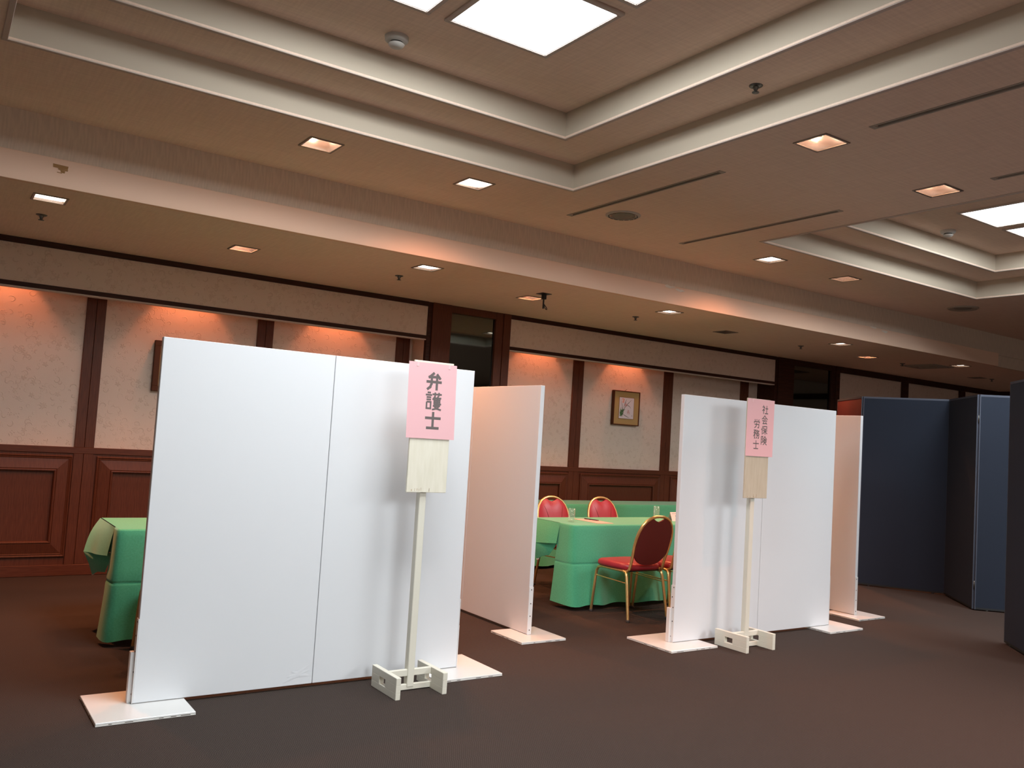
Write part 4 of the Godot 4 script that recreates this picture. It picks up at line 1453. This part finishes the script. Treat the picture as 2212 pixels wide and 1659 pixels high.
func picture(label: String, x0: float, x1: float, y0: float, y1: float, print_mat: Material, w := 0.012):
	var t := thing("picture_frame", label, "picture", Vector3((x0 + x1) / 2, y0, ZW), 0.0, "framed pictures on the wallpaper")
	var st := new_st()
	var zf := ZW + 0.055
	box(st, Vector3(x0, y0, ZW + 0.004), Vector3(x1, y0 + w, zf), 0.002)
	box(st, Vector3(x0, y1 - w, ZW + 0.004), Vector3(x1, y1, zf), 0.002)
	box(st, Vector3(x0, y0 + w, ZW + 0.004), Vector3(x0 + w, y1 - w, zf), 0.002)
	box(st, Vector3(x1 - w, y0 + w, ZW + 0.004), Vector3(x1, y1 - w, zf), 0.002)
	obj("frame", st, M.frame_wood, t)
	bx("mat_board", Vector3(x0 + w, y0 + w, ZW + 0.02), Vector3(x1 - w, y1 - w, ZW + 0.044), M.mat_board, t)
	var cx := (x0 + x1) / 2 + 0.0
	var cy := (y0 + y1) / 2
	bx("inner_border", Vector3(cx - 0.131, cy - 0.142, ZW + 0.044), Vector3(cx + 0.131, cy + 0.142, ZW + 0.0455), M.gilt, t)
	var o := MeshInstance3D.new()
	var q := QuadMesh.new()
	q.size = Vector2(0.25, 0.272)
	q.material = print_mat
	o.mesh = q
	o.name = "flower_print"
	o.position = Vector3(cx, cy, ZW + 0.0462) - org
	t.add_child(o, true)
	st = new_st()
	tube(st, [Vector3(cx - 0.02, y1 + 0.002, ZW + 0.02), Vector3(cx + 0.0, y1 + 0.012, ZW + 0.012), Vector3(cx + 0.025, y1 + 0.024, ZW + 0.006)], 0.003, 6)
	obj("hanger", st, M.black, t)

func build_pictures():
	var m := mat(Color.WHITE, 0.7)
	m.albedo_texture = ImageTexture.create_from_image(flower_print())
	picture("small framed flower print hanging between wooden stiles above the green tables", 7.335, 7.783, 1.692, 2.137, m)
	picture("picture frame almost hidden behind the largest partition's upper left corner", 1.735, 2.18, 1.67, 2.14, m, 0.05)

# ------------------------------------------------------------------ blue folding screens
func screen(label: String, pts: Array, mats: Array, height: float):
	var at := Vector3(pts[0].x, 0, pts[0].y)
	var t := thing("folding_screen", label, "folding screen", at, 0.0, "tall navy folding screens")
	var th := 0.03
	for k in pts.size() - 1:
		var a := Vector3(pts[k].x, 0, pts[k].y)
		var b := Vector3(pts[k + 1].x, 0, pts[k + 1].y)
		var d := (b - a).normalized()
		var n := Vector3(-d.z, 0, d.x) * th / 2
		var inset := 0.012
		var parts := [["leaf", inset, 0.02, (b - a).length() - inset, height - 0.02, 1.0, mats[k]], ["edge_strip", 0.003, 0.012, inset, height, 1.06, M.navy_edge], ["edge_strip", (b - a).length() - inset, 0.012, (b - a).length() - 0.003, height, 1.06, M.navy_edge], ["top_strip", inset, height - 0.02, (b - a).length() - inset, height, 1.06, M.navy_edge], ["bottom_strip", inset, 0.012, (b - a).length() - inset, 0.03, 1.06, M.black]]
		var leaf: Node = t
		for p in parts:
			var st := new_st()
			var c: Array = []
			for s in [-1.0, 1.0]:
				for e in [[p[1], p[2]], [p[3], p[2]], [p[3], p[4]], [p[1], p[4]]]:
					c.append(a + d * (e[0] as float) + Vector3.UP * (e[1] as float) + n * s * (p[5] as float))
			quad(st, c[0], c[1], c[2], c[3], -n)
			quad(st, c[4], c[5], c[6], c[7], n)
			for q in 4:
				var q2 := (q + 1) % 4
				var mid: Vector3 = (c[0] + c[1] + c[2] + c[3]) / 4.0
				quad(st, c[q], c[q2], c[q2 + 4], c[q + 4], (c[q] + c[q2]) / 2.0 - mid)
			var o := obj(p[0], st, p[6], leaf)
			if p[0] == "leaf":
				leaf = o
		for y in [0.25, height - 0.25]:
			if k > 0:
				var st := new_st()
				lathe(st, a + Vector3.UP * y, [Vector2(0.0, -0.04), Vector2(0.007, -0.04), Vector2(0.007, 0.04), Vector2(0.0, 0.04)], 8)
				obj("hinge", st, M.steel, t)
		for e in [0.12, (b - a).length() - 0.12]:
			var st := new_st()
			var f := a + d * (e as float)
			lathe(st, f, [Vector2(0.0, 0.0), Vector2(0.014, 0.0), Vector2(0.014, 0.013), Vector2(0.0, 0.013)], 8)
			obj("glide", st, M.rubber, t)

func build_screens():
	screen("navy zigzag folding screen with a reddish end leaf, behind the right partitions", [Vector2(9.515, -6.69), Vector2(9.03, -6.02), Vector2(9.505, -5.25), Vector2(8.87, -4.60), Vector2(9.51, -3.96)], [M.red_cloth, M.navy, M.navy, M.navy], 2.168)
	screen("nearest navy folding screen cut off by the right picture edge", [Vector2(7.52, -3.63), Vector2(6.90, -3.03), Vector2(7.5, -2.4)], [M.navy, M.navy], 2.16)

func _ready():
	set_view()
	make_materials()
	build_room()
	build_ceiling_fittings()
	build_partitions()
	build_tables()
	build_chairs()
	build_signs()
	build_pictures()
	build_screens()
